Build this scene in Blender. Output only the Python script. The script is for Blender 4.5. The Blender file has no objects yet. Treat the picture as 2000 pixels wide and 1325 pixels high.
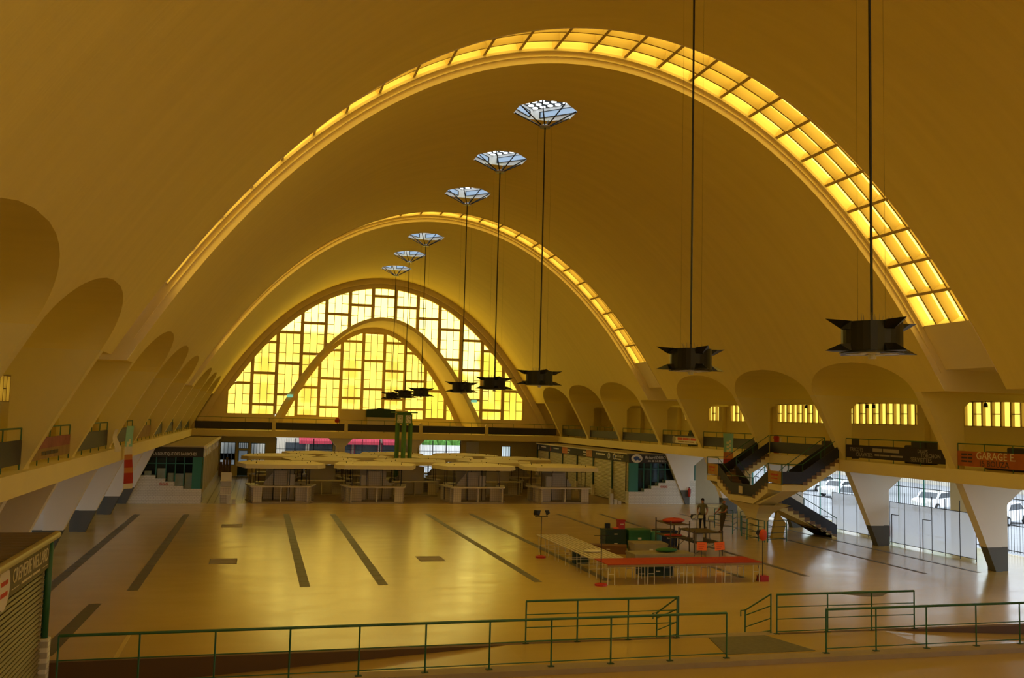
import bpy, math, random
from math import sin, cos, pi, radians, sqrt, atan2
from mathutils import Vector, Matrix

random.seed(7)
SC = bpy.context.scene
COL = SC.collection

# ------------------------------------------------------------------ camera
F_PX = 1833.9
EYE = 5.85
yaw, pit, rol = radians(14.880), radians(4.812), radians(1.452)
fw = Vector((sin(yaw) * cos(pit), cos(yaw) * cos(pit), sin(pit)))
rt = Vector((cos(yaw), -sin(yaw), 0.0))
up = rt.cross(fw)
rt, up = rt * cos(rol) + up * sin(rol), up * cos(rol) - rt * sin(rol)
cam_d = bpy.data.cameras.new('camera')
cam_d.sensor_fit = 'HORIZONTAL'
cam_d.sensor_width = 36.0
cam_d.lens = F_PX / 2000.0 * 36.0
cam_d.clip_end = 600
cam = bpy.data.objects.new('camera', cam_d)
cam.matrix_world = Matrix(((rt.x, up.x, -fw.x, 0), (rt.y, up.y, -fw.y, 0), (rt.z, up.z, -fw.z, EYE), (0, 0, 0, 1)))
COL.objects.link(cam)
SC.camera = cam

# ------------------------------------------------------------------ world and exposure
SKY = (0.80, 0.90, 1.0)
SKY_S = 3.0
PANE_S = 1.0           # brightness of the daylit yellow glass
wd = bpy.data.worlds.new('overcast_sky')
SC.world = wd
wd.use_nodes = True
bg = wd.node_tree.nodes['Background']
bg.inputs['Color'].default_value = (*SKY, 1)
bg.inputs['Strength'].default_value = SKY_S
vs = SC.view_settings
vs.view_transform = 'Standard'
vs.look = 'None'
vs.exposure = 0.12
vs.gamma = 1.0
vs.use_curve_mapping = False
SC.cycles.max_bounces = 10
SC.cycles.diffuse_bounces = 6
SC.cycles.glossy_bounces = 4
SC.cycles.transmission_bounces = 6
SC.cycles.transparent_max_bounces = 8
SC.cycles.sample_clamp_indirect = 6.0
SC.cycles.use_denoising = True
SC.cycles.use_adaptive_sampling = True
SC.cycles.adaptive_threshold = 0.03

# ------------------------------------------------------------------ helpers
class MB:
    """collects shapes for one mesh"""
    def __init__(self):
        self.v = []; self.f = []; self.m = []; self.cur = 0
    def add(self, vs_, fs_):
        o = len(self.v)
        self.v += [tuple(p) for p in vs_]
        self.f += [tuple(i + o for i in f) for f in fs_]
        self.m += [self.cur] * len(fs_)
        return self
    def box(self, x0, x1, y0, y1, z0, z1):
        return self.add([(x0, y0, z0), (x1, y0, z0), (x1, y1, z0), (x0, y1, z0), (x0, y0, z1), (x1, y0, z1), (x1, y1, z1), (x0, y1, z1)],
                        [(0, 3, 2, 1), (4, 5, 6, 7), (0, 1, 5, 4), (1, 2, 6, 5), (2, 3, 7, 6), (3, 0, 4, 7)])
    def prism(self, poly, axis, a, b):
        n = len(poly)
        def P(p, t):
            return (t, p[0], p[1]) if axis == 'x' else (p[0], t, p[1]) if axis == 'y' else (p[0], p[1], t)
        vs_ = [P(p, a) for p in poly] + [P(p, b) for p in poly]
        fs_ = [tuple(range(n))[::-1], tuple(range(n, 2 * n))] + [(i, (i + 1) % n, (i + 1) % n + n, i + n) for i in range(n)]
        return self.add(vs_, fs_)
    def tube(self, p, q, r, n=6, r2=None):
        p = Vector(p); q = Vector(q); d = (q - p)
        if d.length < 1e-6: return self
        d.normalize()
        a = d.orthogonal().normalized(); b = d.cross(a)
        r2 = r if r2 is None else r2
        vs_ = []
        for c, rr in ((p, r), (q, r2)):
            for i in range(n):
                t = 2 * pi * i / n
                vs_.append(c + (a * cos(t) + b * sin(t)) * rr)
        fs_ = [(i, (i + 1) % n, (i + 1) % n + n, i + n) for i in range(n)] + [tuple(range(n))[::-1], tuple(range(n, 2 * n))]
        return self.add(vs_, fs_)
    def path(self, pts, r, n=5):
        for a, b in zip(pts[:-1], pts[1:]): self.tube(a, b, r, n)
        return self
    def lathe(self, prof, c=(0, 0, 0), n=16, ax='z'):
        vs_ = []; fs_ = []
        for (r, z) in prof:
            for i in range(n):
                t = 2 * pi * i / n
                p = (r * cos(t), r * sin(t), z)
                if ax == 'x': p = (p[2], p[0], p[1])
                if ax == 'y': p = (p[0], p[2], p[1])
                vs_.append((c[0] + p[0], c[1] + p[1], c[2] + p[2]))
        for k in range(len(prof) - 1):
            for i in range(n):
                fs_.append((k * n + i, k * n + (i + 1) % n, (k + 1) * n + (i + 1) % n, (k + 1) * n + i))
        if prof[0][0] > 1e-4: fs_.append(tuple(range(n))[::-1])
        if prof[-1][0] > 1e-4: fs_.append(tuple((len(prof) - 1) * n + i for i in range(n)))
        return self.add(vs_, fs_)
    def grid(self, rows):
        n = len(rows[0]); o = []
        for r in rows: o += list(r)
        fs_ = []
        for j in range(len(rows) - 1):
            for i in range(n - 1):
                fs_.append((j * n + i, j * n + i + 1, (j + 1) * n + i + 1, (j + 1) * n + i))
        return self.add(o, fs_)
    def ell(self, c, r, nu=10, nv=7):
        vs_ = []; fs_ = []
        for j in range(nv + 1):
            ph = pi * j / nv
            for i in range(nu):
                t = 2 * pi * i / nu
                vs_.append((c[0] + r[0] * sin(ph) * cos(t), c[1] + r[1] * sin(ph) * sin(t), c[2] + r[2] * cos(ph)))
        for j in range(nv):
            for i in range(nu):
                fs_.append((j * nu + i, j * nu + (i + 1) % nu, (j + 1) * nu + (i + 1) % nu, (j + 1) * nu + i))
        return self.add(vs_, fs_)
    def xf(self, M, start=0):
        self.v[start:] = [tuple(M @ Vector(p)) for p in self.v[start:]]
        return self
    def mesh(self, name, mats, smooth=False, loc=(0, 0, 0)):
        me = bpy.data.meshes.new(name)
        me.from_pydata([(p[0] - loc[0], p[1] - loc[1], p[2] - loc[2]) for p in self.v], [], self.f)
        for m_ in (mats if isinstance(mats, (list, tuple)) else [mats]): me.materials.append(m_)
        if isinstance(mats, (list, tuple)) and len(mats) > 1: me.polygons.foreach_set('material_index', self.m)
        me.validate(); me.update()
        if smooth: me.polygons.foreach_set('use_smooth', [True] * len(me.polygons))
        return me
    def build(self, name, mats, parent=None, smooth=False, loc=None, bevel=0):
        """world coordinates in; the object's origin is loc (its base) or its parent's origin"""
        if parent is not None:
            l = world_loc(parent)
        elif loc is not None:
            l = loc
        else:
            xs = [p[0] for p in self.v]; ys = [p[1] for p in self.v]; zs = [p[2] for p in self.v]
            l = ((min(xs) + max(xs)) / 2, (min(ys) + max(ys)) / 2, min(zs))
        o = bpy.data.objects.new(name, self.mesh(name, mats, smooth, l))
        if parent is not None: o.parent = parent
        else: o.location = l
        COL.objects.link(o)
        if bevel:
            b = o.modifiers.new('bevel', 'BEVEL'); b.width = bevel; b.segments = 2; b.limit_method = 'ANGLE'
        return o

def world_loc(o):
    x = Vector((0, 0, 0))
    while o is not None:
        x = x + o.location; o = o.parent
    return x

def tag(o, label=None, cat=None, group=None, kind=None):
    if label: o['label'] = label
    if cat: o['category'] = cat
    if group: o['group'] = group
    if kind: o['kind'] = kind
    return o

def thing(name, label, cat, loc=(0, 0, 0), rz=0.0, group=None):
    o = bpy.data.objects.new(name, None)
    o.empty_display_size = 0.2
    o.location = loc; o.rotation_euler = (0, 0, rz)
    COL.objects.link(o)
    return tag(o, label, cat, group)

def struct(name, mb, mats, smooth=False, parent=None):
    o = mb.build(name, mats, parent, smooth, loc=(0, 0, 0) if parent is None else None)
    if parent is None: o['kind'] = 'structure'
    return o

def copy_obj(o, name, parent, loc=None, rz=None):
    c = o.copy(); c.name = name; COL.objects.link(c); c.parent = parent
    if loc is not None: c.location = loc
    if rz is not None: c.rotation_euler = (0, 0, rz)
    return c

def copy_tree(o, parent=None):
    c = o.copy(); COL.objects.link(c); c.parent = parent
    for ch in KIDS.get(o.name, []) or [k for k in o.children]:
        copy_tree(ch, c)
    return c
KIDS = {}

# ------------------------------------------------------------------ materials
def lin(c):
    return tuple(((x / 255) / 12.92 if x / 255 <= 0.04045 else ((x / 255 + 0.055) / 1.055) ** 2.4) for x in c)

def mat(name, col, rough=0.7, metal=0.0, var=0.0, scale=3.0, bump=0.0, bscale=40.0, stretch=(1, 1, 1), spec=0.5, coat=0.0):
    m = bpy.data.materials.new(name); m.use_nodes = True
    nt = m.node_tree; b = nt.nodes['Principled BSDF']
    b.inputs['Base Color'].default_value = (*col, 1)
    b.inputs['Roughness'].default_value = rough
    b.inputs['Metallic'].default_value = metal
    b.inputs['Specular IOR Level'].default_value = spec
    b.inputs['Coat Weight'].default_value = coat
    if var or bump:
        tc = nt.nodes.new('ShaderNodeTexCoord'); mp = nt.nodes.new('ShaderNodeMapping')
        mp.inputs['Scale'].default_value = stretch
        nt.links.new(tc.outputs['Object'], mp.inputs['Vector'])
    if var:
        n = nt.nodes.new('ShaderNodeTexNoise'); n.inputs['Scale'].default_value = scale; n.inputs['Detail'].default_value = 5
        nt.links.new(mp.outputs['Vector'], n.inputs['Vector'])
        mx = nt.nodes.new('ShaderNodeMix'); mx.data_type = 'RGBA'
        mx.inputs['A'].default_value = (*[max(0, c * (1 - var)) for c in col], 1)
        mx.inputs['B'].default_value = (*[min(1, c * (1 + var)) for c in col], 1)
        nt.links.new(n.outputs['Fac'], mx.inputs['Factor'])
        nt.links.new(mx.outputs['Result'], b.inputs['Base Color'])
    if bump:
        n2 = nt.nodes.new('ShaderNodeTexNoise'); n2.inputs['Scale'].default_value = bscale; n2.inputs['Detail'].default_value = 4
        nt.links.new(mp.outputs['Vector'], n2.inputs['Vector'])
        bp = nt.nodes.new('ShaderNodeBump'); bp.inputs['Strength'].default_value = bump; bp.inputs['Distance'].default_value = 0.02
        nt.links.new(n2.outputs['Fac'], bp.inputs['Height'])
        nt.links.new(bp.outputs['Normal'], b.inputs['Normal'])
    return m

def emit_mat(name, col, s, gloss=True):
    m = bpy.data.materials.new(name); m.use_nodes = True
    b = m.node_tree.nodes['Principled BSDF']
    b.inputs['Base Color'].default_value = (*[c * 0.35 for c in col], 1)
    b.inputs['Roughness'].default_value = 0.25
    b.inputs['Emission Color'].default_value = (*col, 1)
    b.inputs['Emission Strength'].default_value = s
    return m

def node_mat(name):
    m = bpy.data.materials.new(name); m.use_nodes = True
    return m, m.node_tree, m.node_tree.nodes['Principled BSDF']

YEL = (1.0, 0.60, 0.025)
M = {}
M['vault'] = mat('vault_plaster', (0.83, 0.69, 0.22), 0.8, var=0.07, scale=0.6, bump=0.4, bscale=2.2, stretch=(0.35, 4.0, 0.35))
M['plaster'] = mat('cream_plaster', (0.80, 0.69, 0.32), 0.75, var=0.05, scale=0.7, bump=0.1, bscale=6)
M['concrete_trim'] = mat('concrete_trim', (0.66, 0.54, 0.32), 0.8, var=0.08, scale=1.2)
M['sky_trim'] = mat('skylight_concrete', (0.82, 0.72, 0.48), 0.7, var=0.04, scale=1.0)
M['coffer'] = mat('coffer_concrete_shaded', (0.56, 0.43, 0.21), 0.75, var=0.05, scale=1.0)  # same concrete as the skylight; shade of its bars put into the colour
M['win_bar'] = mat('window_concrete', (0.60, 0.46, 0.24), 0.8, var=0.08, scale=1.2)
M['muntin'] = mat('window_muntin', (0.20, 0.15, 0.08), 0.6)
M['pane_sky'] = emit_mat('yellow_skylight_glass', (1.0, 0.70, 0.10), PANE_S * 3.5)
M['pane_gal'] = emit_mat('yellow_gallery_glass', (1.0, 0.74, 0.11), PANE_S * 1.25)
M['pane_near'] = emit_mat('yellow_near_glass', YEL, PANE_S * 0.70)
M['dark'] = mat('dark_panel', (0.035, 0.034, 0.040), 0.55, var=0.15, scale=1.0)
M['navy'] = mat('navy_panel', (0.022, 0.026, 0.045), 0.5)
M['green'] = mat('green_paint', (0.025, 0.13, 0.065), 0.45)
M['green_dk'] = mat('dark_green_paint', (0.018, 0.06, 0.04), 0.5)
M['teal'] = mat('teal_paint', (0.03, 0.20, 0.17), 0.5)
M['black'] = mat('black_metal', (0.012, 0.012, 0.012), 0.45, metal=0.3)
M['steel'] = mat('grey_steel', (0.35, 0.35, 0.36), 0.4, metal=0.7)
M['white'] = mat('white_paint', (0.80, 0.80, 0.80), 0.6)
M['asphalt'] = mat('asphalt', (0.30, 0.31, 0.33), 0.9, var=0.15, scale=0.6)

# pane of the great arched window: frosted yellow glass, daylight behind it
m, nt, b = node_mat('yellow_frosted_glass')
out = nt.nodes['Material Output']
nt.nodes.remove(b)
em = nt.nodes.new('ShaderNodeEmission'); em.inputs['Color'].default_value = (1.0, 0.67, 0.085, 1); em.inputs['Strength'].default_value = PANE_S * 0.60
rf = nt.nodes.new('ShaderNodeBsdfRefraction'); rf.inputs['Color'].default_value = (0.95, 0.85, 0.42, 1); rf.inputs['Roughness'].default_value = 0.32; rf.inputs['IOR'].default_value = 1.06
ad = nt.nodes.new('ShaderNodeAddShader')
nt.links.new(em.outputs[0], ad.inputs[0]); nt.links.new(rf.outputs[0], ad.inputs[1])
nt.links.new(ad.outputs[0], out.inputs['Surface'])
M['pane_far'] = m

# piers: pale paint, dark grey painted foot; yellow light put into the upper colour
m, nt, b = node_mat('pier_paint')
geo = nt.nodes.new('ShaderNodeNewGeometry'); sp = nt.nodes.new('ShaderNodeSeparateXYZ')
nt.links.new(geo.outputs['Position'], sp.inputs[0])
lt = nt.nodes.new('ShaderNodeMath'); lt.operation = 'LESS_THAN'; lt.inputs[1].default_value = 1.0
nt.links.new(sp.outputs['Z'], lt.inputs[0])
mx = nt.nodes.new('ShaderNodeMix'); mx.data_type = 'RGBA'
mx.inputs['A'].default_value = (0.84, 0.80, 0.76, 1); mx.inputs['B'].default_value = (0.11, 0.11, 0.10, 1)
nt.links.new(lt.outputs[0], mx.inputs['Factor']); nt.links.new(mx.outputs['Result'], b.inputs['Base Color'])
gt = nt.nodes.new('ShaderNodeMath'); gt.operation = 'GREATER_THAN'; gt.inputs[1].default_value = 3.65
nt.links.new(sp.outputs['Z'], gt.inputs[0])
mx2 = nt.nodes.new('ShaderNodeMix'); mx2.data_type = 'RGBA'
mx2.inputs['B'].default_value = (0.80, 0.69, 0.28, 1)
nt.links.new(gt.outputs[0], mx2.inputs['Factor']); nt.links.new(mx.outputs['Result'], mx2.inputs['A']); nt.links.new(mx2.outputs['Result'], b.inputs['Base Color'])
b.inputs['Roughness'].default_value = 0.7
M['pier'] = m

# polished screed floor with worn streaks
m, nt, b = node_mat('polished_screed')
tc = nt.nodes.new('ShaderNodeTexCoord')
mp = nt.nodes.new('ShaderNodeMapping'); mp.inputs['Scale'].default_value = (0.45, 1.1, 1)
nt.links.new(tc.outputs['Object'], mp.inputs['Vector'])
n1 = nt.nodes.new('ShaderNodeTexNoise'); n1.inputs['Scale'].default_value = 0.9; n1.inputs['Detail'].default_value = 8; n1.inputs['Roughness'].default_value = 0.65
nt.links.new(mp.outputs['Vector'], n1.inputs['Vector'])
n2 = nt.nodes.new('ShaderNodeTexNoise'); n2.inputs['Scale'].default_value = 0.12; n2.inputs['Detail'].default_value = 3
nt.links.new(tc.outputs['Object'], n2.inputs['Vector'])
mx = nt.nodes.new('ShaderNodeMix'); mx.data_type = 'RGBA'
mx.inputs['A'].default_value = (0.50, 0.36, 0.12, 1); mx.inputs['B'].default_value = (0.55, 0.40, 0.14, 1)
nt.links.new(n1.outputs['Fac'], mx.inputs['Factor'])
nt.links.new(mx.outputs['Result'], b.inputs['Base Color'])
mr = nt.nodes.new('ShaderNodeMapRange'); mr.inputs['From Min'].default_value = 0.3; mr.inputs['From Max'].default_value = 0.7
mr.inputs['To Min'].default_value = 0.17; mr.inputs['To Max'].default_value = 0.25
nt.links.new(n1.outputs['Fac'], mr.inputs['Value']); nt.links.new(mr.outputs['Result'], b.inputs['Roughness'])
bp = nt.nodes.new('ShaderNodeBump'); bp.inputs['Strength'].default_value = 0.012; bp.inputs['Distance'].default_value = 0.02
nt.links.new(n1.outputs['Fac'], bp.inputs['Height']); nt.links.new(bp.outputs['Normal'], b.inputs['Normal'])
b.inputs['Specular IOR Level'].default_value = 0.55
M['floor'] = m

# small square tiles of the shop aisle
def brick_mat(name, c1, c2, mortar, w, h, rough=0.35, msize=0.02, axes='xy', offset=0.0):
    m, nt, b = node_mat(name)
    tc = nt.nodes.new('ShaderNodeTexCoord'); src = tc.outputs['Object']
    if axes != 'xy':
        sp_ = nt.nodes.new('ShaderNodeSeparateXYZ'); cb = nt.nodes.new('ShaderNodeCombineXYZ')
        nt.links.new(src, sp_.inputs[0])
        if axes == 'xz':
            nt.links.new(sp_.outputs['X'], cb.inputs['X']); nt.links.new(sp_.outputs['Z'], cb.inputs['Y'])
        else:
            nt.links.new(sp_.outputs['Y'], cb.inputs['X']); nt.links.new(sp_.outputs['Z'], cb.inputs['Y'])
        src = cb.outputs[0]
    br = nt.nodes.new('ShaderNodeTexBrick'); br.inputs['Scale'].default_value = 1.0
    br.offset = offset
    br.inputs['Color1'].default_value = (*c1, 1); br.inputs['Color2'].default_value = (*c2, 1); br.inputs['Mortar'].default_value = (*mortar, 1)
    br.inputs['Brick Width'].default_value = w; br.inputs['Row Height'].default_value = h; br.inputs['Mortar Size'].default_value = msize
    nt.links.new(src, br.inputs['Vector']); nt.links.new(br.outputs['Color'], b.inputs['Base Color'])
    b.inputs['Roughness'].default_value = rough
    return m
M['aisle'] = brick_mat('aisle_tiles', (0.46, 0.42, 0.33), (0.42, 0.38, 0.30), (0.10, 0.08, 0.06), 0.42, 0.42, 0.3, 0.035)
M['tile_xz'] = brick_mat('white_tiles_front', (0.74, 0.72, 0.66), (0.70, 0.68, 0.62), (0.42, 0.39, 0.34), 0.20, 0.10, 0.3, 0.008, 'xz', 0.5)
M['tile_yz'] = brick_mat('white_tiles_side', (0.74, 0.72, 0.66), (0.70, 0.68, 0.62), (0.42, 0.39, 0.34), 0.20, 0.10, 0.3, 0.008, 'yz', 0.5)
# ================================================================== THE HALL
XC = 11.05
VA, VB, CROWN = 0.0427, 3.1e-5, 18.8
def drop(d): return VA * d * d + VB * d ** 4
def zc(d): return CROWN - drop(d)
def slope(d): return -(2 * VA * d + 4 * VB * d ** 3)
def dinv(z):
    q = (-VA + sqrt(VA * VA + 4 * VB * (CROWN - z))) / (2 * VB)
    return sqrt(max(q, 0))
def off(d, o):
    s = slope(d); n = sqrt(1 + s * s)
    return (XC + d - s / n * o, zc(d) + o / n)

YB, YF = -3.0, 89.2                   # back wall, far wall
RIBS = [0.5, 30.0, 59.5]
RW = 1.6                              # half width of a skylight band
PIERS = [r + k for r in RIBS for k in (3.2, 10.9, 18.6, 26.3)]
PT = 0.2                              # half thickness of a pier
SPRING, APEX = 7.35, 8.72
GAL_Z, GAL_B = 4.25, 3.65
DG = 16.62                            # gallery edge from the axis
DWALL, DOUT = 22.15, 23.75            # gallery wall, ground floor wall
LAMPS = [r + k for r in RIBS for k in (7.05, 14.75, 22.45)]
LUN = []
for r in RIBS:
    ps = [r + k for k in (3.2, 10.9, 18.6, 26.3)]
    LUN += [(a + PT, b_ - PT) for a, b_ in zip(ps[:-1], ps[1:])]
def hv(y):
    for a, b_ in LUN:
        if a < y < b_:
            t = (2 * y - a - b_) / (b_ - a)
            return SPRING + (APEX - SPRING) * (max(0.0, 1 - abs(t) ** 2.15)) ** 0.5
    return SPRING

# ---- vault, one mesh for each bay between two skylight bands
HOLE = 1.25; HC = HOLE * math.tan(pi / 8)
def vault_bay(y0, y1, name):
    ys = {y0, y1}
    n = int((y1 - y0) / 0.9)
    for i in range(n + 1): ys.add(y0 + (y1 - y0) * i / n)
    for a, b_ in LUN:
        if a >= y0 - 0.01 and b_ <= y1 + 0.01:
            ys |= {a, b_}
            for i in range(1, 24):
                t = -cos(pi * i / 24)
                ys.add((a + b_) / 2 + t * (b_ - a) / 2)
    lam = [l for l in LAMPS if y0 < l < y1]
    ys = sorted(y for y in ys if not any(abs(y - l) < HOLE + 0.15 for l in lam)) 
    ys = sorted(set(ys) | {l + k for l in lam for k in (-HOLE, -HC, HC, HOLE)})
    mb = MB()
    NC = 46
    for s in (-1, 1):
        rows = []
        for y in ys:
            de = dinv(hv(y))
            ds = [0, HC, HOLE] + [HOLE + (de - HOLE) * (i / NC) for i in range(1, NC + 1)]
            rows.append([(XC + s * d, y, zc(d)) for d in ds])
        w = len(rows[0]); base = len(mb.v)
        mb.v += [p for r_ in rows for p in r_]
        for j in range(len(rows) - 1):
            ym = (ys[j] + ys[j + 1]) / 2
            inl = [l for l in lam if abs(ym - l) < HOLE]
            for i in range(w - 1):
                q = [base + j * w + i, base + j * w + i + 1, base + (j + 1) * w + i + 1, base + (j + 1) * w + i]
                if inl and i < 2:
                    if i == 0 or abs(ym - inl[0]) < HC: continue
                    # corner of the eight-sided hole
                    q = [q[1], q[2], q[3]] if ym > inl[0] else [q[0], q[1], q[2]]
                    q = q if True else q
                    if ym > inl[0]:
                        q = [base + j * w + i + 1, base + (j + 1) * w + i + 1, base + (j + 1) * w + i]
                    else:
                        q = [base + j * w + i, base + j * w + i + 1, base + (j + 1) * w + i + 1]
                mb.f.append(tuple(q)); mb.m.append(0)
        # soffit strips over the gallery: arched between piers, flat elsewhere
        rows = [[(XC + s * (dinv(hv(y)) + (DWALL + 0.1 - dinv(hv(y))) * t), y, hv(y)) for t in (0, 1)] for y in ys]
        mb.grid(rows)
        # vault edge closing down to the flat bottom beside the skylight bands
    o = struct(name, mb, M['vault'])
    import bmesh
    bm = bmesh.new(); bm.from_mesh(o.data)
    bmesh.ops.remove_doubles(bm, verts=bm.verts, dist=0.0005)
    bm.to_mesh(o.data); bm.free()
    sm = [True] * len(o.data.polygons)
    o.data.polygons.foreach_set('use_smooth', sm)
    o.data.set_sharp_from_angle(angle=radians(28))
    return o
BAYS = [(YB, RIBS[0] - RW), (RIBS[0] + RW, RIBS[1] - RW), (RIBS[1] + RW, RIBS[2] - RW), (RIBS[2] + RW, YF)]
for i, (a, b_) in enumerate(BAYS): vault_bay(a, b_, 'ceiling_%d' % (i + 1))

# ---- skylight bands: a recessed trough, coffered glazing above z = 9.6
TR, DEEP = 0.48, 0.47
ZS, ZT = 9.62, 7.95
NSEG, NROW = 26, 4
def arc_pts(o, d0, d1, n):
    """n+1 parameters d spread evenly along the offset curve"""
    N = 800; P = []; L = [0.0]
    for i in range(N + 1):
        d = d0 + (d1 - d0) * i / N; P.append((d, off(d, o)))
        if i: L.append(L[-1] + math.dist(P[i][1], P[i - 1][1]))
    res = []; k = 0
    for j in range(n + 1):
        t = L[-1] * j / n
        while k < N - 1 and L[k + 1] < t: k += 1
        u_ = (t - L[k]) / max(1e-9, L[k + 1] - L[k])
        res.append(P[k][0] + (P[k + 1][0] - P[k][0]) * min(1, max(0, u_)))
    return res
def band(mb, d0, d1, y, o0, o1, n=60, th=None):
    """a plate in the plane y (or y..y+th) between two offsets of the vault curve"""
    ds = [d0 + (d1 - d0) * i / n for i in range(n + 1)]
    rows = [[(off(d, o)[0], y, off(d, o)[1]) for o in (o0, o1)] for d in ds]
    if th is None:
        mb.grid(rows)
    else:
        a = [(off(d, o0)[0], y, off(d, o0)[1]) for d in ds]; b_ = [(off(d, o1)[0], y, off(d, o1)[1]) for d in ds]
        a2 = [(p[0], y + th, p[2]) for p in a]; b2 = [(p[0], y + th, p[2]) for p in b_]
        mb.grid([a, b_, b2, a2, a])
    return mb
pane_me = MB().box(-0.5, 0.5, -0.5, 0.5, -0.015, 0.015).mesh('skylight_pane', M['pane_sky'])
bar_me = None
for ri, r in enumerate(RIBS):
    dS = dinv(ZS); dT = dinv(ZT); dB = dinv(SPRING)
    mb = MB()
    for s in (-1, 1):
        # solid foot of the trough and the walls beside it
        ds = [s * (dS + (dT - dS) * i / 14) for i in range(15)]
        mb.grid([[(off(d, TR)[0], y, off(d, TR)[1]) for y in (r - RW, r + RW)] for d in ds])
        xT, zT = off(s * dT, TR)
        mb.grid([[(xT, r - RW, zT), (xT, r + RW, zT)], [(xT + s * 0.9, r - RW, zT), (xT + s * 0.9, r + RW, zT)], [(XC + s * (DWALL + .1), r - RW, zT), (XC + s * (DWALL + .1), r + RW, zT)]])
        for y in (r - RW, r + RW):
            # side wall of the trough below the glazing, down to the spring line
            band(mb, s * dS, s * dT, y, -0.03, TR + 0.02, 12)
            # wall above the flat soffit
            cv = [s * (dB + (dT - dB) * i / 8) for i in range(9)]
            pl = [(off(d, 0.0)[0], y, off(d, 0.0)[1]) for d in cv] + [(off(s * dT, TR + .02)[0], y, off(s * dT, TR + .02)[1]), (XC + s * (DWALL + .1), y, zT + .05), (XC + s * (DWALL + .1), y, SPRING)]
            mb.add(pl, [tuple(range(len(pl)))])
        # end wall of the glazing
        a = off(s * dS, TR); b_ = off(s * dS, TR + DEEP + 0.05)
        mb.add([(a[0], r - RW, a[1]), (a[0], r + RW, a[1]), (b_[0], r + RW, b_[1]), (b_[0], r - RW, b_[1])], [(0, 1, 2, 3)])
    for y in (r - RW, r + RW):
        band(mb, -dS, dS, y, -0.03, TR + DEEP + 0.05, 110)
    # thin moulding on the far wall of the trough
    band(mb, -dT, dT, r + RW - 0.06, TR * 0.42, TR * 0.52, 90, 0.06)
    band(mb, -dS, dS, r + RW - 0.14, TR * 0.80, TR + 0.0, 90, 0.14)
    w = struct('window_%d' % (ri + 5), mb, M['sky_trim'])
    w['label'] = ['arched skylight band of yellow panes directly over the near end', 'larger arched skylight band with bright yellow coffers, nearer the railings', 'smaller arched skylight band nearer the great end window'][ri]
    # bars
    yb = [r - RW + 2 * RW * k / NROW for k in range(1, NROW)]
    for y in yb:
        band(MB_ := MB(), -dS, dS, y - 0.04, TR, TR + DEEP, 90, 0.08)
        MB_.build('glazing_rib', M['coffer'], w)
    ds = arc_pts(TR + DEEP, -dS, dS, NSEG)
    if bar_me is None:
        bar_me = MB().box(-0.06, 0.06, -RW, RW, -.02, DEEP).mesh('glazing_crossbar', M['coffer'])
    for d in ds[1:-1]:
        x, z = off(d, TR)
        o = bpy.data.objects.new('glazing_crossbar', bar_me); COL.objects.link(o); o.parent = w
        o.location = (x, r, z); o.rotation_euler = (0, atan2(-slope(d), 1), 0)
    for a, b_ in zip(ds[:-1], ds[1:]):
        p = off(a, TR + DEEP); q = off(b_, TR + DEEP)
        L_ = math.dist(p, q); an = atan2(-(q[1] - p[1]), q[0] - p[0])
        for k in range(NROW):
            o = bpy.data.objects.new('pane', pane_me); COL.objects.link(o); o.parent = w
            o.location = ((p[0] + q[0]) / 2, r - RW + 2 * RW * (k + 0.5) / NROW, (p[1] + q[1]) / 2)
            o.rotation_euler = (0, an, 0); o.scale = (L_, 2 * RW / NROW, 1)

# ---- piers
def pier_mesh(s):
    mb = MB()
    zs = [0.0 + SPRING * i / 14 for i in range(15)]
    def X(d): return s * d
    inner = [(dinv(z), z) for z in zs]
    low = [p for p in inner if p[1] <= GAL_B] + [(dinv(GAL_B), GAL_B)]
    leg = low + [(18.0, GAL_B), (19.05, 2.85), (19.05, 0.0)]
    mid = [(dinv(GAL_B), GAL_B), (dinv(GAL_Z), GAL_Z)] + [(dinv(z), z) for z in zs if z > GAL_Z] 
    upper = mid + [(DWALL, SPRING), (DWALL, 7.06), (17.25 + 0.38, 7.06), (17.25, 6.72), (17.25, GAL_B)]
    for poly in (leg, upper):
        pl = [(X(d), z) for d, z in poly]
        if s > 0: pl = pl[::-1]
        mb.prism(pl, 'y', -PT, PT)
    # outer column of the leg, set back
    pl = [(X(d), z) for d, z in [(18.75, 0), (19.45, 0), (19.45, 2.75), (20.6, GAL_B), (17.6, GAL_B), (18.75, 2.9)]]
    mb.prism(pl if s < 0 else pl[::-1], 'y', -PT + 0.13, PT + 0.1)
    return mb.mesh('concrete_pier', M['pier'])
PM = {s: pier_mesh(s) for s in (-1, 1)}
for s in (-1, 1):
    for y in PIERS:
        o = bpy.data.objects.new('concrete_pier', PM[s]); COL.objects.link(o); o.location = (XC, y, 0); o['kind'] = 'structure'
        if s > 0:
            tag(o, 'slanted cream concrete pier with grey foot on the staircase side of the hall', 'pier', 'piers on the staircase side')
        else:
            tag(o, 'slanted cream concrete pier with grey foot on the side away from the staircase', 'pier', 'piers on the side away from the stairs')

# ---- galleries
for s, nm in ((-1, 'left'), (1, 'right')):
    mb = MB()
    a, b_ = sorted((XC + s * DG, XC + s * DOUT))
    mb.box(a, b_, YB, YF, GAL_B, GAL_Z - 0.04)
    struct('floor_gallery_' + nm, mb, M['plaster'])
mb = MB(); mb.box(XC - DG, XC + DG, 86.0, 97.5, GAL_B, GAL_Z - 0.041)
struct('floor_gallery_end', mb, M['plaster'])
mb = MB(); mb.box(XC - DG, XC + DG, YB, 2.3, GAL_B, GAL_Z - 0.041)
struct('floor_gallery_near', mb, M['plaster'])

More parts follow.
